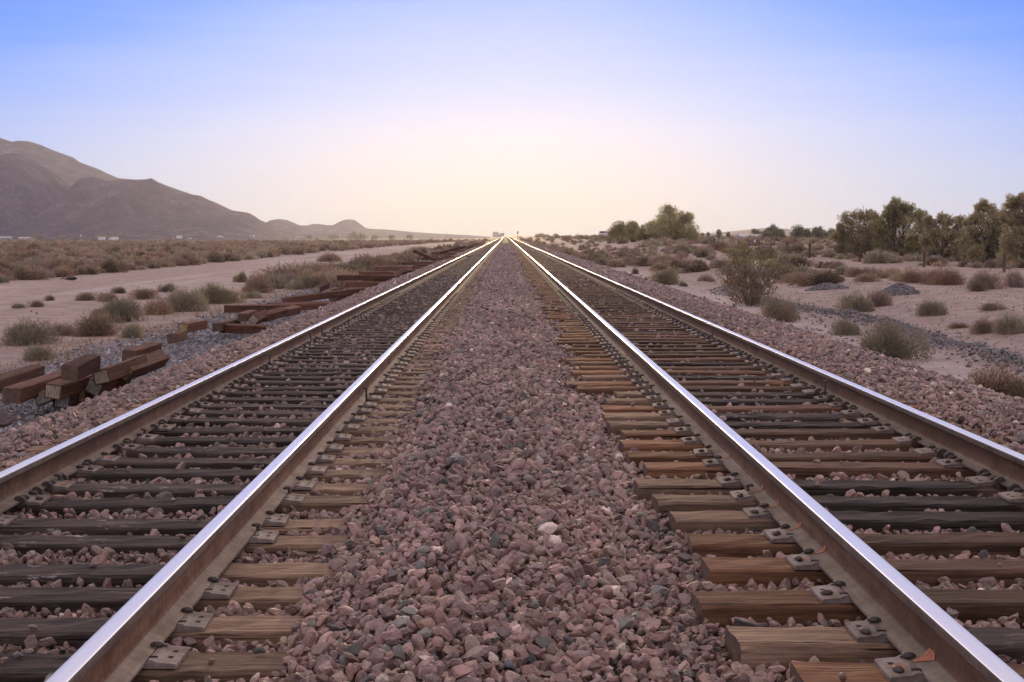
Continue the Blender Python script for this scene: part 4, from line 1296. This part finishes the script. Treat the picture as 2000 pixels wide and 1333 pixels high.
tree(1210, 467, 245, [(1205, 446, 12), (1216, 448, 14), (1198, 455, 10), (1212, 459, 14), (1225, 456, 12)], OLV, 'small bushy tree at the track end of the clump on the sand rise', 2, 3500, 0.28, 0.07)
tree(1237, 467, 240, [(1234, 441, 10), (1232, 452, 13), (1242, 446, 8), (1240, 460, 12)], OLV, 'narrow small tree next to the bushy one in the clump', 3, 3000, 0.28, 0.07)
tree(1266, 468, 236, [(1258, 453, 12), (1272, 455, 12), (1266, 462, 12), (1282, 460, 10), (1248, 460, 9)], OLV, 'low wide tree filling the gap before the large lone tree', 4, 3000, 0.28, 0.07)
tree(1511, 470, 330, [(1511, 447, 8), (1503, 455, 11), (1520, 456, 11), (1512, 462, 12), (1494, 462, 9), (1528, 463, 8)], FAR, 'far round tree by the pale shed roof', 5, 2600, 0.34, 0.09)
tree(1561, 470, 345, [(1558, 448, 9), (1562, 456, 12), (1574, 454, 9), (1552, 461, 9), (1572, 463, 9), (1582, 459, 7)], FAR, 'far tree in the middle between the shed and the big trees', 6, 2600, 0.34, 0.09)
tree(1600, 470, 350, [(1598, 450, 9), (1603, 457, 12), (1592, 461, 9), (1612, 461, 8)], FAR, 'far round tree closest to the big trees', 7, 2400, 0.34, 0.09)
tree(1625, 469, 380, [(1622, 456, 8), (1630, 459, 9), (1618, 463, 7)], FAR, 'small far tree half hidden behind the big trees', 8, 1500, 0.36, 0.10)
tree(1478, 466, 520, [(1474, 453, 5), (1481, 457, 6), (1488, 459, 5)], FAR, 'dark far tree rising behind the pale shed', 9, 1200, 0.5, 0.13)
tree(1683, 506, 116, [(1662, 425, 15), (1685, 422, 16), (1660, 448, 20), (1690, 445, 22), (1650, 465, 15), (1672, 472, 24), (1700, 470, 22), (1648, 488, 14), (1680, 490, 18), (1700, 492, 14), (1640, 465, 12), (1640, 445, 8), (1715, 480, 18), (1716, 450, 16), (1705, 425, 14), (1640, 490, 12), (1665, 495, 14)], OLD,
     'bushy olive tree at the track end of the big tree group', 10, 8500, 0.19, 0.042, bare=4)
tree(1755, 511, 113, [(1748, 398, 12), (1732, 418, 13), (1752, 415, 18), (1765, 405, 10), (1785, 420, 14), (1740, 440, 22), (1770, 440, 22), (1795, 445, 12), (1735, 470, 24), (1765, 472, 26), (1790, 470, 18), (1750, 495, 18), (1780, 495, 16), (1802, 485, 18), (1812, 462, 16), (1720, 490, 16), (1808, 440, 14), (1725, 450, 18), (1800, 420, 12), (1765, 500, 16), (1718, 432, 12), (1706, 440, 14), (1742, 408, 15), (1760, 420, 17), (1775, 412, 13), (1745, 430, 16)], OLV,
     'tallest grey-olive tree of the big group, with a bare twig on top', 11, 11000, 0.19, 0.042, bare=7)
tree(1842, 520, 104, [(1838, 428, 11), (1855, 435, 14), (1870, 438, 10), (1830, 455, 16), (1850, 462, 20), (1872, 465, 16), (1835, 490, 18), (1862, 495, 20), (1812, 475, 12), (1820, 500, 14), (1885, 480, 20), (1888, 500, 18), (1886, 455, 15), (1815, 450, 14), (1845, 508, 14), (1820, 435, 10), (1878, 432, 12), (1884, 470, 18), (1812, 428, 8)], OLD,
     'thinner olive tree with bare grey limbs, third in the big group', 12, 7500, 0.18, 0.040, bare=9)
tree(1930, 528, 92, [(1922, 402, 12), (1938, 412, 14), (1908, 425, 12), (1925, 438, 22), (1948, 432, 18), (1905, 460, 20), (1935, 470, 26), (1900, 492, 20), (1925, 500, 22), (1950, 495, 20), (1960, 470, 20), (1958, 445, 16), (1892, 450, 14), (1960, 510, 14), (1893, 432, 12), (1960, 425, 14), (1888, 475, 16)], OLD,
     'dark brown-green tree behind the nearest fence post', 13, 9500, 0.17, 0.040, bare=6)
tree(1995, 532, 86, [(1982, 398, 14), (2000, 392, 14), (1975, 425, 18), (2000, 430, 24), (1985, 462, 26), (2020, 450, 30), (1980, 497, 24), (2010, 500, 26), (2030, 420, 22)], OLD,
     'dark tree cut by the picture edge, last of the big group', 14, 9500, 0.17, 0.040, bare=5)
# trees along the highway and far down the line
def far_trees(rows, group, base, cols, d):
    for k, (px, py, w, h) in enumerate(rows):
        dd = d + (k % 5) * 14
        lb = [(px - w * .25, py - h * .55, w * .24), (px + w * .22, py - h * .5, w * .26), (px, py - h * .72, w * .24), (px, py - h * .35, w * .30), (px - w * .3, py - h * .15, w * .22), (px + w * .3, py - h * .15, w * .22)]
        tree(px, py, dd, lb, cols, base, 500 + k + int(px), 500, 1.3 * h * dd / FPX / 6, 0.30 * h * dd / FPX / 6, group=group)
far_trees([(30, 470, 12, 8), (66, 470, 16, 10), (77, 470, 24, 12), (118, 470, 20, 9), (130, 470, 18, 9), (151, 470, 10, 10), (180, 470, 16, 9), (199, 470, 24, 12), (222, 470, 32, 14), (238, 470, 26, 11), (258, 470, 20, 8),
           (278, 469, 16, 9), (290, 469, 20, 11), (312, 469, 16, 7), (336, 468, 22, 9), (352, 468, 18, 8), (378, 468, 24, 10), (402, 468, 20, 9), (430, 467, 16, 7)],
          'trees along the highway below the mountain', 'small dark tree along the highway at the foot of the mountain', FAR, 1330)
far_trees([(604, 466, 12, 7), (650, 466, 22, 6), (690, 466, 30, 10), (706, 466, 24, 8), (732, 466, 16, 6), (765, 466, 14, 6), (800, 465, 16, 6)],
          'trees on the far plain below the small hills', 'hazy far tree below the small hills', FAR, 1450)
far_trees([(1055, 468, 22, 9), (1068, 468, 16, 7), (1086, 465, 12, 8), (1130, 465, 18, 5), (1110, 466, 14, 5)],
          'trees near the vanishing point', 'hazy tree just off the rails near the vanishing point', OLV, 900)
far_trees([(1404, 463, 7, 16), (1383, 463, 6, 10), (1422, 463, 7, 10), (1372, 463, 8, 8)],
          'thin young trees on the far plain', 'thin sparse tree on the plain behind the far fence posts', FAR, 520)

# ------------------------------------------------------------------ fence posts with rods
def post_mesh(h, w, k):
    return tie_mesh('wood_post', [M['post'], M['endgrain']], 700 + k, L=h, W=w, Hh=w, n=9, rough=0.004)
POSTS = [(1956.5, 533, 72, 1.05, 2.1, 0, 'nearest fence post, dark wood with a thin rod, before the dark trees'),
         (1801, 519, 86, 1.02, 2.2, 1, 'fence post before the tall grey-olive tree, long thin rod beside it'),
         (1676, 511, 102, 1.05, 2.1, 0, 'slim fence post in front of the bushy olive tree'),
         (1579, 500, 116, 1.30, 2.65, 2, 'stout fence post with the longest rod, clear of the trees'),
         (1535.6, 498, 125, 1.22, 0, 0, 'squat fence post without a rod'),
         (1504, 494, 134, 0.85, 1.7, 17, 'fence post that leans over, with a leaning rod'),
         (1442.6, 487.5, 152, 0.85, 1.9, -1, 'short fence post beyond the leaning one'),
         (1395, 473, 172, 0.85, 1.95, 3, 'small far fence post with a light rod near the large lone tree'),
         (1356.7, 472, 190, 0.85, 0, 0, 'last small fence post touching the large lone tree')]
for k, (px, py, d, h, rod, lean, label) in enumerate(POSTS):
    b = at(px, py, d); z = float(H(b.x, b.y))
    root = empty('fence_post', (b.x, b.y, z), 0.2 * k)
    tag(root, label, 'fence post', 'fence posts by the trees')
    p = link('wood_post', post_mesh(h + 0.15, 0.15 if k in (3, 4) else 0.125, k), root)
    p.rotation_euler = (0, -math.pi / 2 + R(lean), 0); p.location = (0.06, 0, (h - 0.15) / 2)
    if rod:
        mb = MB()
        mb.tube([(0.12, 0.08, -0.2), (0.12 + math.sin(R(lean)) * rod, 0.08, rod)], [0.017, 0.015], 6)
        mb.box((0.10, 0.092, rod * 0.30), (0.14, 0.10, rod * 0.30 + 0.16), 0)
        link('metal_rod', mb.mesh('metal_rod', [M['rod']]), root)

# ------------------------------------------------------------------ mountains and hills
def rock_mat(name, a, b_, c_):
    m, nt, b = newmat(name)
    v = coords(nt, 'Object')
    n = noise(nt, v, 0.028, 8, 0.65); n2 = noise(nt, v, 0.20, 6, 0.7)
    f = math_(nt, 'ADD', math_(nt, 'MULTIPLY', n, 0.6), math_(nt, 'MULTIPLY', n2, 0.4))
    nt.links.new(ramp(nt, f, [(0.38, a), (0.52, b_), (0.70, c_)]).outputs[0], b.inputs['Base Color'])
    b.inputs['Roughness'].default_value = 0.95
    b.inputs['Specular IOR Level'].default_value = 0.05
    bump(nt, b, n2, 1.0, 3.5)
    return m
M['rock'] = rock_mat('haze_tinted_rock', (0.055, 0.045, 0.085), (0.110, 0.088, 0.140), (0.28, 0.235, 0.275))  # violet of distant haze mixed into the rock colour
def ridge_mesh(name, sky, dcrest, depth, seed, amp=0.30, na=260, nd=70, foot_y=470):
    """a mountain with a real body: sky is its crest line in the photo, dcrest its distance, depth how far the foot lies in front"""
    pxs = np.linspace(sky[0][0], sky[-1][0], na)
    pys = np.interp(pxs, [p[0] for p in sky], [p[1] for p in sky])
    V = np.zeros((nd, na, 3))
    crest = np.array([at(a, b, dcrest)[:] for a, b in zip(pxs, pys)])
    q = 4200.0 / dcrest * (0.7 if dcrest > 2000 else 1.0)
    for j in range(nd):
        t = j / (nd - 1) * 1.5                        # 0 foot, 1 crest, 1.5 behind
        d = dcrest - depth * (1 - t)
        k = d / dcrest
        X = crest[:, 0] * (1 - (1 - k) * 0.55); Y = np.full(na, d)
        prof = t ** 1.35 if t <= 1 else 1 - 1.4 * (t - 1) ** 1.1
        hz = np.maximum(crest[:, 2] + 4, 1)
        Z = hz * prof
        env = math.sin(math.pi * min(t, 1.0)) ** 0.7 if t <= 1 else 0.4
        sp = ridged((X * 0.0042 + Y * 0.0011) * q, Y * 0.0016 * q, seed, 6, 0.55) - 0.45
        fine = ridged(X * 0.016 * q, Y * 0.008 * q, seed + 5, 5, 0.6) - 0.45
        Z = Z + hz * amp * env * (sp * 1.1 + fine * 0.35)
        if t > 0.93: Z = np.where(Z > hz * 1.0, hz, Z) if t <= 1.01 else np.minimum(Z, hz * (1 - 0.2 * (t - 1)))
        Zn = Z + 2.5 / q * (ridged(X * 0.05 * q, Y * 0.05 * q, seed + 9, 4) - 0.5) * (crest[:, 2] / (crest[:, 2].max() + 1))
        V[j, :, 0], V[j, :, 1], V[j, :, 2] = X, Y, Zn - 5 * (t < 0.02) - 2
    # nothing in front of the crest may rise above the drawn crest line
    for j in range(nd):
        Y = V[j, :, 1]
        lim = CZ + (crest[:, 2] - CZ) * Y / dcrest
        V[j, :, 2] = np.minimum(V[j, :, 2], lim - 0.2)
    ii_ = (np.arange(nd - 1)[:, None] * na + np.arange(na - 1)[None, :])
    q = np.stack([ii_, ii_ + 1, ii_ + 1 + na, ii_ + na], -1).reshape(-1, 4)
    return np_mesh(name, V.reshape(-1, 3), q, [M['rock']], smooth=True)
SK_BACK = [(-420, 250), (-250, 215), (-120, 235), (-40, 258), (0, 270), (22, 277.5), (35, 275), (50, 275.5), (65, 279), (80, 284), (110, 296), (145, 308.5), (152, 315), (170, 323), (190, 330.5), (215, 342), (230, 348), (262, 351),
           (300, 353), (345, 370), (420, 396), (480, 425), (530, 452), (560, 470)]
SK_FRONT = [(-420, 330), (-250, 300), (-120, 310), (-40, 303), (0, 303), (25, 299), (45, 304), (62, 312), (90, 329), (108, 343), (125, 360), (140, 366), (160, 349), (180, 345), (200, 352), (222, 353), (240, 351.5), (265, 351), (290, 350), (296, 348),
            (306, 354), (318, 363), (330, 365.5), (345, 371), (375, 380), (392, 382.5), (405, 389), (430, 402), (452, 411), (470, 413.5), (487, 416.5), (500, 427), (515, 436), (530, 446), (545, 458), (556, 471)]
tag(link('mountain', ridge_mesh('mountain', SK_BACK, 2700, 560, 11, 0.34)), 'hazy upper ridge rising behind the front mountain', kind='structure')
tag(link('mountain', ridge_mesh('mountain', SK_FRONT, 1850, 560, 23, 0.48)), 'dark front mountain sloping down towards the rails', kind='structure')
tag(link('hill', ridge_mesh('hill', [(440, 473), (480, 455), (515, 438), (530, 430), (545, 428), (560, 430), (572, 435), (582, 439.5), (600, 446), (625, 455), (650, 470)], 2450, 380, 31, 0.2, 140, 40)), 'rounded hill next to the end of the mountain', kind='structure')
tag(link('hill', ridge_mesh('hill', [(545, 471), (580, 440), (600, 441), (612, 437.5), (625, 438), (640, 440), (652, 440), (662, 434), (672, 430), (682, 428.5), (692, 430), (702, 437), (714, 446), (730, 447.5), (760, 449), (800, 453), (850, 456.5), (905, 459), (960, 463)], 2950, 450, 37, 0.18, 200, 40)), 'cone-shaped far hill with a long low tail', kind='structure')
tag(link('hill', ridge_mesh('hill', [(1270, 464), (1330, 458.5), (1400, 455), (1450, 450), (1490, 446), (1530, 447), (1580, 452), (1640, 450), (1700, 454), (1800, 449), (1950, 455), (2060, 463)], 3300, 380, 41, 0.15, 160, 30)), 'faint distant hills behind the trees', kind='structure')

# ------------------------------------------------------------------ far buildings, bridge, trucks, poles
M['white'] = simple('white_vehicle_paint', (0.78, 0.77, 0.78), 0.45, var=0.05)
M['cabred'] = simple('dark_red_cab_paint', (0.30, 0.07, 0.05), 0.4, var=0.1)
M['glass'] = simple('dark_window_glass', (0.03, 0.035, 0.045), 0.15, var=0.1)
M['tyre'] = simple('black_rubber', (0.02, 0.02, 0.02), 0.85)
M['lamp'] = simple('lit_headlamp', (1.0, 0.72, 0.42), 0.4, emit=6.0, var=0.02)
M['wall_blue'] = simple('blue_grey_wall', (0.28, 0.34, 0.40), 0.8, var=0.1)
M['wall_pale'] = simple('pale_wall', (0.62, 0.58, 0.56), 0.8, var=0.1, scale=2)
M['roof_red'] = simple('reddish_roof', (0.33, 0.17, 0.12), 0.8, var=0.15)
M['roof_grey'] = simple('pale_metal_roof', (0.52, 0.52, 0.55), 0.5, var=0.1)
M['concrete'] = simple('weathered_concrete', (0.40, 0.36, 0.33), 0.9, var=0.12, scale=1.0)
def wheel(mb, x, y, r, m): mb.tube([(x, y - 0.13, r), (x, y + 0.13, r)], [r, r], 14, m)
def truck(px, py, dist, length, label, cab='white', box=True, face=-1):
    """drives sideways to the view; nose towards -x when face is -1"""
    p = at(px, py, dist)
    root = empty('box_truck' if box else 'small_van', (p.x, p.y, p.z), R(-22))
    tag(root, label, 'truck' if box else 'van', 'vehicles on the far highway')
    f = face
    if box:
        def X(a, b): return (min(f * a, f * b), max(f * a, f * b))
        x0, x1 = X(0.0, -length)
        link('cargo_box', MB().box((x0, -1.25, 1.15), (x1, 1.25, 4.05), 0, 0.06).mesh('cargo_box', [M['white']]), root)
        mb = MB(); x0, x1 = X(0.45, 2.6); mb.box((x0, -1.15, 0.75), (x1, 1.15, 3.0), 0, 0.25); x0, x1 = X(2.55, 3.9); mb.box((x0, -1.05, 0.75), (x1, 1.05, 1.9), 0, 0.2)
        link('cab', mb.mesh('cab', [M[cab]]), root)
        x0, x1 = X(2.58, 2.63); link('windscreen', MB().box((x0, -0.95, 1.95), (x1, 0.95, 2.75)).mesh('windscreen', [M['glass']]), root)
        x0, x1 = X(3.2, -length); link('chassis', MB().box((x0, -0.5, 0.6), (x1, 0.5, 1.0)).mesh('chassis', [M['tyre']]), root)
        for wx in (3.0, 0.4, -length + 1.2, -length + 2.5):
            for wy in (-1.0, 1.0):
                mb = MB(); wheel(mb, f * wx, wy, 0.5, 0); link('wheel', mb.mesh('wheel', [M['tyre']]), root)
        for wy in (-0.8, 0.8):
            mb = MB(); x0, x1 = X(3.88, 3.98); mb.box((x0, wy - 0.22, 0.95), (x1, wy + 0.22, 1.35), 0, 0.04); link('headlamp', mb.mesh('headlamp', [M['lamp']]), root)
    else:
        mb = MB(); mb.box((-length / 2, -0.95, 0.4), (length / 2, 0.95, 1.25), 0, 0.15); mb.box((-length / 2 + 0.3, -0.85, 1.15), (length / 2 - 1.1, 0.85, 1.95), 0, 0.2)
        link('van_body', mb.mesh('van_body', [M['white']]), root)
        link('window', MB().box((-length / 2 + 0.6, -0.90, 1.35), (length / 2 - 1.5, 0.90, 1.8), 0, 0.03).mesh('window', [M['glass']]), root)
        for wx in (-length * .32, length * .32):
            for wy in (-0.85, 0.85):
                mb = MB(); wheel(mb, wx, wy, 0.36, 0); link('wheel', mb.mesh('wheel', [M['tyre']]), root)
        for wy in (-0.6, 0.6):
            link('headlamp', MB().box((face * length / 2 - 0.05, wy - 0.2, 0.7), (face * length / 2 + 0.05, wy + 0.2, 0.95), 0, 0.03).mesh('headlamp', [M['lamp']]), root)
DT = 1240
truck(193.5, 471.5, DT, 6.5, 'truck with dark red cab and white box, headlights on', 'cabred')
truck(218, 471.5, DT, 7.0, 'all-white box truck just behind the red-cabbed one')
truck(346, 468.5, DT + 60, 5.0, 'white truck with a short tall box, lone on the highway, lights on', 'cabred')
truck(427, 468.5, DT + 120, 4.6, 'white box truck in the gap between two highway tree clumps')
truck(489.5, 466.5, DT + 250, 5.0, 'white truck nearest the overpass')
truck(20, 470.5, DT, 4.8, 'white van with bright headlights by the blue-grey building', box=False)
truck(370, 468.5, DT + 80, 4.8, 'white van following the truck with the short tall box', box=False)
truck(582, 466.0, DT + 340, 5.0, 'white van standing below the overpass', box=False)
truck(1183, 463.5, 420, 4.6, 'small white car parked by the trees on the sand rise', box=False)
def house(px, py, dist, w, dep, h, wall, roof, label, rise=1.4, name='house', cat='house', win=3):
    p = at(px, py, dist)
    root = empty(name, (p.x, p.y, p.z - 0.3), R(8))
    tag(root, label, cat)
    link('wall', MB().box((-w/2, -dep/2, 0), (w/2, dep/2, h)).mesh('wall', [M[wall]]), root)
    e = 0.4
    V = [(-w/2-e, -dep/2-e, h+.003), (w/2+e, -dep/2-e, h+.003), (w/2+e, dep/2+e, h+.003), (-w/2-e, dep/2+e, h+.003), (-w/2-e, 0, h+rise), (w/2+e, 0, h+rise)]
    link('roof', MB().add(V, [[0,3,2,1], [0,1,5,4], [2,3,4,5], [0,4,3], [1,2,5]]).mesh('roof', [M[roof]]), root)
    for k in range(win):
        x = -w/2 + (k + 0.5) * w / win
        link('window', MB().box((x - 0.5, -dep/2 - 0.04, h * .35), (x + 0.5, -dep/2 - 0.004, h * .78)).mesh('window', [M['glass']]), root)
    return root
house(8, 471, 1260, 13, 8, 3.4, 'wall_blue', 'roof_grey', 'low blue-grey building at the foot of the mountain', 1.0, 'building', 'building')
house(48, 470.5, 1230, 9, 7, 2.6, 'wall_pale', 'roof_grey', 'white house with a pale roof below the mountain', 1.0)
house(61, 470.5, 1220, 6, 6, 1.9, 'wall_pale', 'roof_red', 'little house with a reddish roof next to the white one', 0.9)
house(1480, 466.5, 430, 13, 7, 1.0, 'wall_pale', 'roof_grey', 'long low shed with a pale roof among the far trees', 0.7, 'shed', 'shed', 2)
# the industrial block and silos at the vanishing point
p = at(967, 463.4, 2000)
root = empty('factory', p)
tag(root, 'hazy factory block with stepped roof near the vanishing point', 'factory')
link('wall', MB().box((-4, 0, -4), (5.5, 10, 7)).box((5.5, 1, -4), (13, 9, 4)).box((-3, 2, 7), (4, 8, 8)).mesh('wall', [M['wall_pale']]), root)
for x in (8, 10.4, 12.6):
    mb = MB(); mb.tube([(x, 0, -4), (x, 0, 5.5), (x, 0, 6.4)], [1.1, 1.1, 0.3], 12); link('silo', mb.mesh('silo', [M['concrete']]), root)
# overpass carrying a road over the highway
p = at(605, 464.5, 1650)
root = empty('overpass', p, R(4))
tag(root, 'long thin road bridge over the highway below the small hills', 'bridge')
link('deck', MB().box((-34, -5, 2.6), (26, 5, 3.7), 0, 0.05).mesh('deck', [M['concrete']]), root)
link('railing', MB().box((-34, -5.2, 3.7), (26, -5.0, 4.3)).mesh('railing', [M['concrete']]), root)
for x in (-20, -6, 8, 20):
    link('pier', MB().box((x - 0.5, -3, -3), (x + 0.5, 3, 2.6)).mesh('pier', [M['concrete']]), root)
def pole(px, py, dist, h, label, group, arm=True):
    p = at(px, py, dist)
    root = empty('utility_pole', p)
    tag(root, label, 'pole', group)
    mb = MB(); mb.tube([(0, 0, -2), (0, 0, h)], [0.16, 0.11], 7); link('shaft', mb.mesh('shaft', [M['rod']]), root)
    if arm: link('crossarm', MB().box((-1.2, -0.06, h - 0.9), (1.2, 0.06, h - 0.7)).mesh('crossarm', [M['rod']]), root)
for k, (px, top) in enumerate(((7, 460), (40, 459), (92, 459), (111, 459), (632, 450), (660, 452), (872, 452), (1010, 455))):
    d = 1300 if px < 200 else 1700
    pole(px, 469 if px < 200 else 465.5, d, (469 - top) * d / FPX if px < 200 else (465.5 - top) * d / FPX, 'thin far utility pole on the plain by the highway' if px < 200 else 'thin hazy utility pole on the far plain', 'far highway poles' if px < 200 else 'hazy far poles')
# sign disc on a pole by the highway, signal beside the rails
p = at(158, 470, 1250)
root = empty('pole_sign', p); tag(root, 'small white round sign high on a pole by the highway', 'sign')
mb = MB(); mb.tube([(0, 0, -1), (0, 0, 4.0)], [0.12, 0.1], 8); link('pole', mb.mesh('pole', [M['rod']]), root)
mb = MB(); mb.tube([(0, -0.15, 4.6), (0, 0.15, 4.6)], [0.75, 0.75], 16); link('sign_face', mb.mesh('sign_face', [M['white']]), root)
p = at(1011.5, 463, 700)
root = empty('railway_signal', (p.x, p.y, 0.4)); tag(root, 'hazy railway signal mast beside the far rails', 'signal')
mb = MB(); mb.tube([(0, 0, -0.5), (0, 0, 3.9)], [0.09, 0.07], 8); link('mast', mb.mesh('mast', [M['rod']]), root)
mb = MB(); mb.box((-0.3, -0.12, 2.9), (0.3, 0.12, 4.3), 0, 0.08); link('signal_head', mb.mesh('signal_head', [M['tyre']]), root)
p = at(1474, 475, 150)
root = empty('marker_sign', (p.x, p.y, float(H(p.x, p.y)))); tag(root, 'tiny white marker plate on a thin stake beyond the fence', 'sign')
mb = MB(); mb.tube([(0, 0, -0.1), (0, 0, 0.95)], [0.02, 0.02], 6); link('stake', mb.mesh('stake', [M['rod']]), root)
link('sign_plate', MB().box((-0.10, -0.035, 0.65), (0.10, -0.025, 1.0), 0, 0.004).mesh('sign_plate', [M['white']]), root)

# ------------------------------------------------------------------ small things lying about
p = hit(134, 546.5, -0.02)
r9 = np.random.default_rng(9)
mb = MB(); q = [Vector((-0.5 + 0.1 * k, 0.06 * math.sin(k), 0.06 + 0.06 * math.sin(k * 0.9) ** 2)) for k in range(11)]
mb.tube(q, [0.01, 0.02, 0.03, 0.03, 0.05, 0.08, 0.11, 0.12, 0.10, 0.07, 0.02], 8)
tag(link('tyre_scrap', mb.mesh('tyre_scrap', [M['tyre']], True), None, (p.x, p.y, float(H(p.x, p.y)))), 'twisted black scrap of tyre lying on the far side of the sand road', 'scrap')
p = hit(1446, 1218, RT - 0.03)
o = link('loose_spike', SPK['up'], None, (p.x, p.y, RT - 0.022), (R(86), 0, R(28)))
tag(o, 'loose spike lying on the stones by a tie end', 'spike')
p = hit(1128, 1284, 1.05)
mb = MB(); mb.box((-0.032, -0.008, -0.004), (0.032, 0.008, 0.006), 0, 0.003)
tag(link('wood_splinter', mb.mesh('wood_splinter', [M['tie_new']]), None, (p.x, p.y, float(Bz(p.x, p.y)) + 0.055), (0.1, 0.05, 0.15)), 'short wood splinter lying on the stones between the tracks', 'splinter')
def boulder(px, py, z, rad, label, seed, sub=3):
    P, F = stone_protos(sub, 1, seed, 8)
    p = hit(px, py, z)
    v = P[0] * rad * np.array([1, 0.9, 1.05])
    me = np_mesh('boulder', v, F, [M['stone']], np.tile(np.array([[0.12, 0.085, 0.085]]), (len(v), 1)))
    tag(link('boulder', me, None, (p.x, p.y, p.z), (0.2, 0.1, 0.5)), label, 'rock')
boulder(4, 818, 0.62, 0.10, 'big dark rounded rock at the top of the bank below the nearest heap', 61)
p = hit(505, 1283, LT)
v = P_hi[5] * 0.024 * np.array([1.05, 0.9, 0.9])
tag(link('dark_stone', np_mesh('dark_stone', v, F_hi, [M['stone']], np.tile(np.array([[0.045, 0.04, 0.042]]), (len(v), 1))), None, (p.x, p.y, LT + 0.022)), 'single dark stone lying on the end of the nearest tan tie', 'stone')

# ------------------------------------------------------------------ sun, sky, air
SUN_EL, SUN_AZ = R(3.5), R(0.0)        # low, straight down the line
sun = bpy.data.lights.new('sun', 'SUN')
sun.energy = SUN_E; sun.angle = R(4.0); sun.color = (1.0, 0.69, 0.34)
so = bpy.data.objects.new('sun', sun); COL.objects.link(so)
so.rotation_euler = Euler((-(math.pi / 2 - SUN_EL), 0, -SUN_AZ), 'XYZ')
so.location = (0, 500, 80)
W = bpy.data.worlds.new('World'); SC.world = W; W.use_nodes = True
nt = W.node_tree; nt.nodes.clear()
out = nt.nodes.new('ShaderNodeOutputWorld'); bg = nt.nodes.new('ShaderNodeBackground')
nt.links.new(bg.outputs[0], out.inputs['Surface'])
tc = nt.nodes.new('ShaderNodeTexCoord'); sx = nt.nodes.new('ShaderNodeSeparateXYZ')
nt.links.new(tc.outputs['Generated'], sx.inputs[0])
el = math_(nt, 'MULTIPLY', math_(nt, 'ARCSINE', sx.outputs[2]), 180 / math.pi)
az = math_(nt, 'ABSOLUTE', math_(nt, 'MULTIPLY', math_(nt, 'ARCTAN2', sx.outputs[0], sx.outputs[1]), 180 / math.pi))
azc = math_(nt, 'MINIMUM', az, 34.0)
k2 = math_(nt, 'MULTIPLY_ADD', math_(nt, 'POWER', math_(nt, 'DIVIDE', azc, 21.0), 2.0), 0.62, 1.0)
t = math_(nt, 'DIVIDE', math_(nt, 'MULTIPLY', el, k2), 60.0)
base = ramp(nt, t, [(0.0, SKY[0]), (3.2 / 60, SKY[1]), (6.2 / 60, SKY[2]), (9.1 / 60, SKY[3]), (11.8 / 60, SKY[4]), (16.5 / 60, SKY[5]), (24 / 60, SKY[6]), (1.0, SKY[7])])
# warm brightness round the place where the sun stands low
ang = math_(nt, 'SQRT', math_(nt, 'ADD', math_(nt, 'POWER', az, 2.0), math_(nt, 'POWER', math_(nt, 'MULTIPLY', el, 3.0), 2.0)))
g = math_(nt, 'POWER', 2.71828, math_(nt, 'MULTIPLY', math_(nt, 'POWER', math_(nt, 'DIVIDE', ang, 12.0), 2.0), -1.0))
c = mixc(nt, math_(nt, 'MULTIPLY', g, 0.8), base.outputs[0], GLOW)
sky = nt.nodes.new('ShaderNodeTexSky'); sky.sky_type = 'NISHITA'; sky.sun_disc = False
sky.sun_elevation = SUN_EL; sky.sun_rotation = SUN_AZ; sky.dust_density = 2.0; sky.air_density = 1.0
ns = mixc(nt, 1.0, sky.outputs[0], (0.1, 0.1, 0.1), 'MULTIPLY')
c = mixc(nt, 0.06, c, ns)
# thin high haze streaks, barely there
mp = nt.nodes.new('ShaderNodeMapping'); mp.inputs['Scale'].default_value = (2.2, 2.2, 26.0)
nt.links.new(tc.outputs['Generated'], mp.inputs[0])
st = ramp(nt, noise(nt, mp.outputs[0], 1.6, 6, 0.62), [(0.42, (0, 0, 0)), (0.75, (1, 1, 1))]).outputs[0]
c = mixc(nt, math_(nt, 'MULTIPLY', st, 0.10), c, (0.95, 0.90, 0.92))
nt.links.new(c, bg.inputs['Color']); bg.inputs['Strength'].default_value = SKY_S
if HAZE > 0:
    m = bpy.data.materials.new('dusty_air'); m.use_nodes = True
    n2 = m.node_tree; n2.nodes.clear()
    o2 = n2.nodes.new('ShaderNodeOutputMaterial'); pv = n2.nodes.new('ShaderNodeVolumePrincipled')
    pv.inputs['Color'].default_value = (*HAZE_C, 1); pv.inputs['Density'].default_value = HAZE
    pv.inputs['Anisotropy'].default_value = HAZE_G
    n2.links.new(pv.outputs[0], o2.inputs['Volume'])
    me = MB().box((-3400, -120, -14), (3400, 3700, 300)).mesh('haze', [m])
    tag(link('haze', me), 'thin dusty evening air', kind='stuff')
SC.view_settings.view_transform = 'Standard'; SC.view_settings.look = 'None'
SC.view_settings.exposure = EXPO; SC.view_settings.gamma = 1.0
SC.render.engine = 'CYCLES'
cy = SC.cycles
cy.use_denoising = True
cy.max_bounces = 6; cy.diffuse_bounces = 3; cy.glossy_bounces = 2; cy.transmission_bounces = 3; cy.volume_bounces = 0; cy.transparent_max_bounces = 4
cy.caustics_reflective = False; cy.caustics_refractive = False
cy.sample_clamp_indirect = 4.0
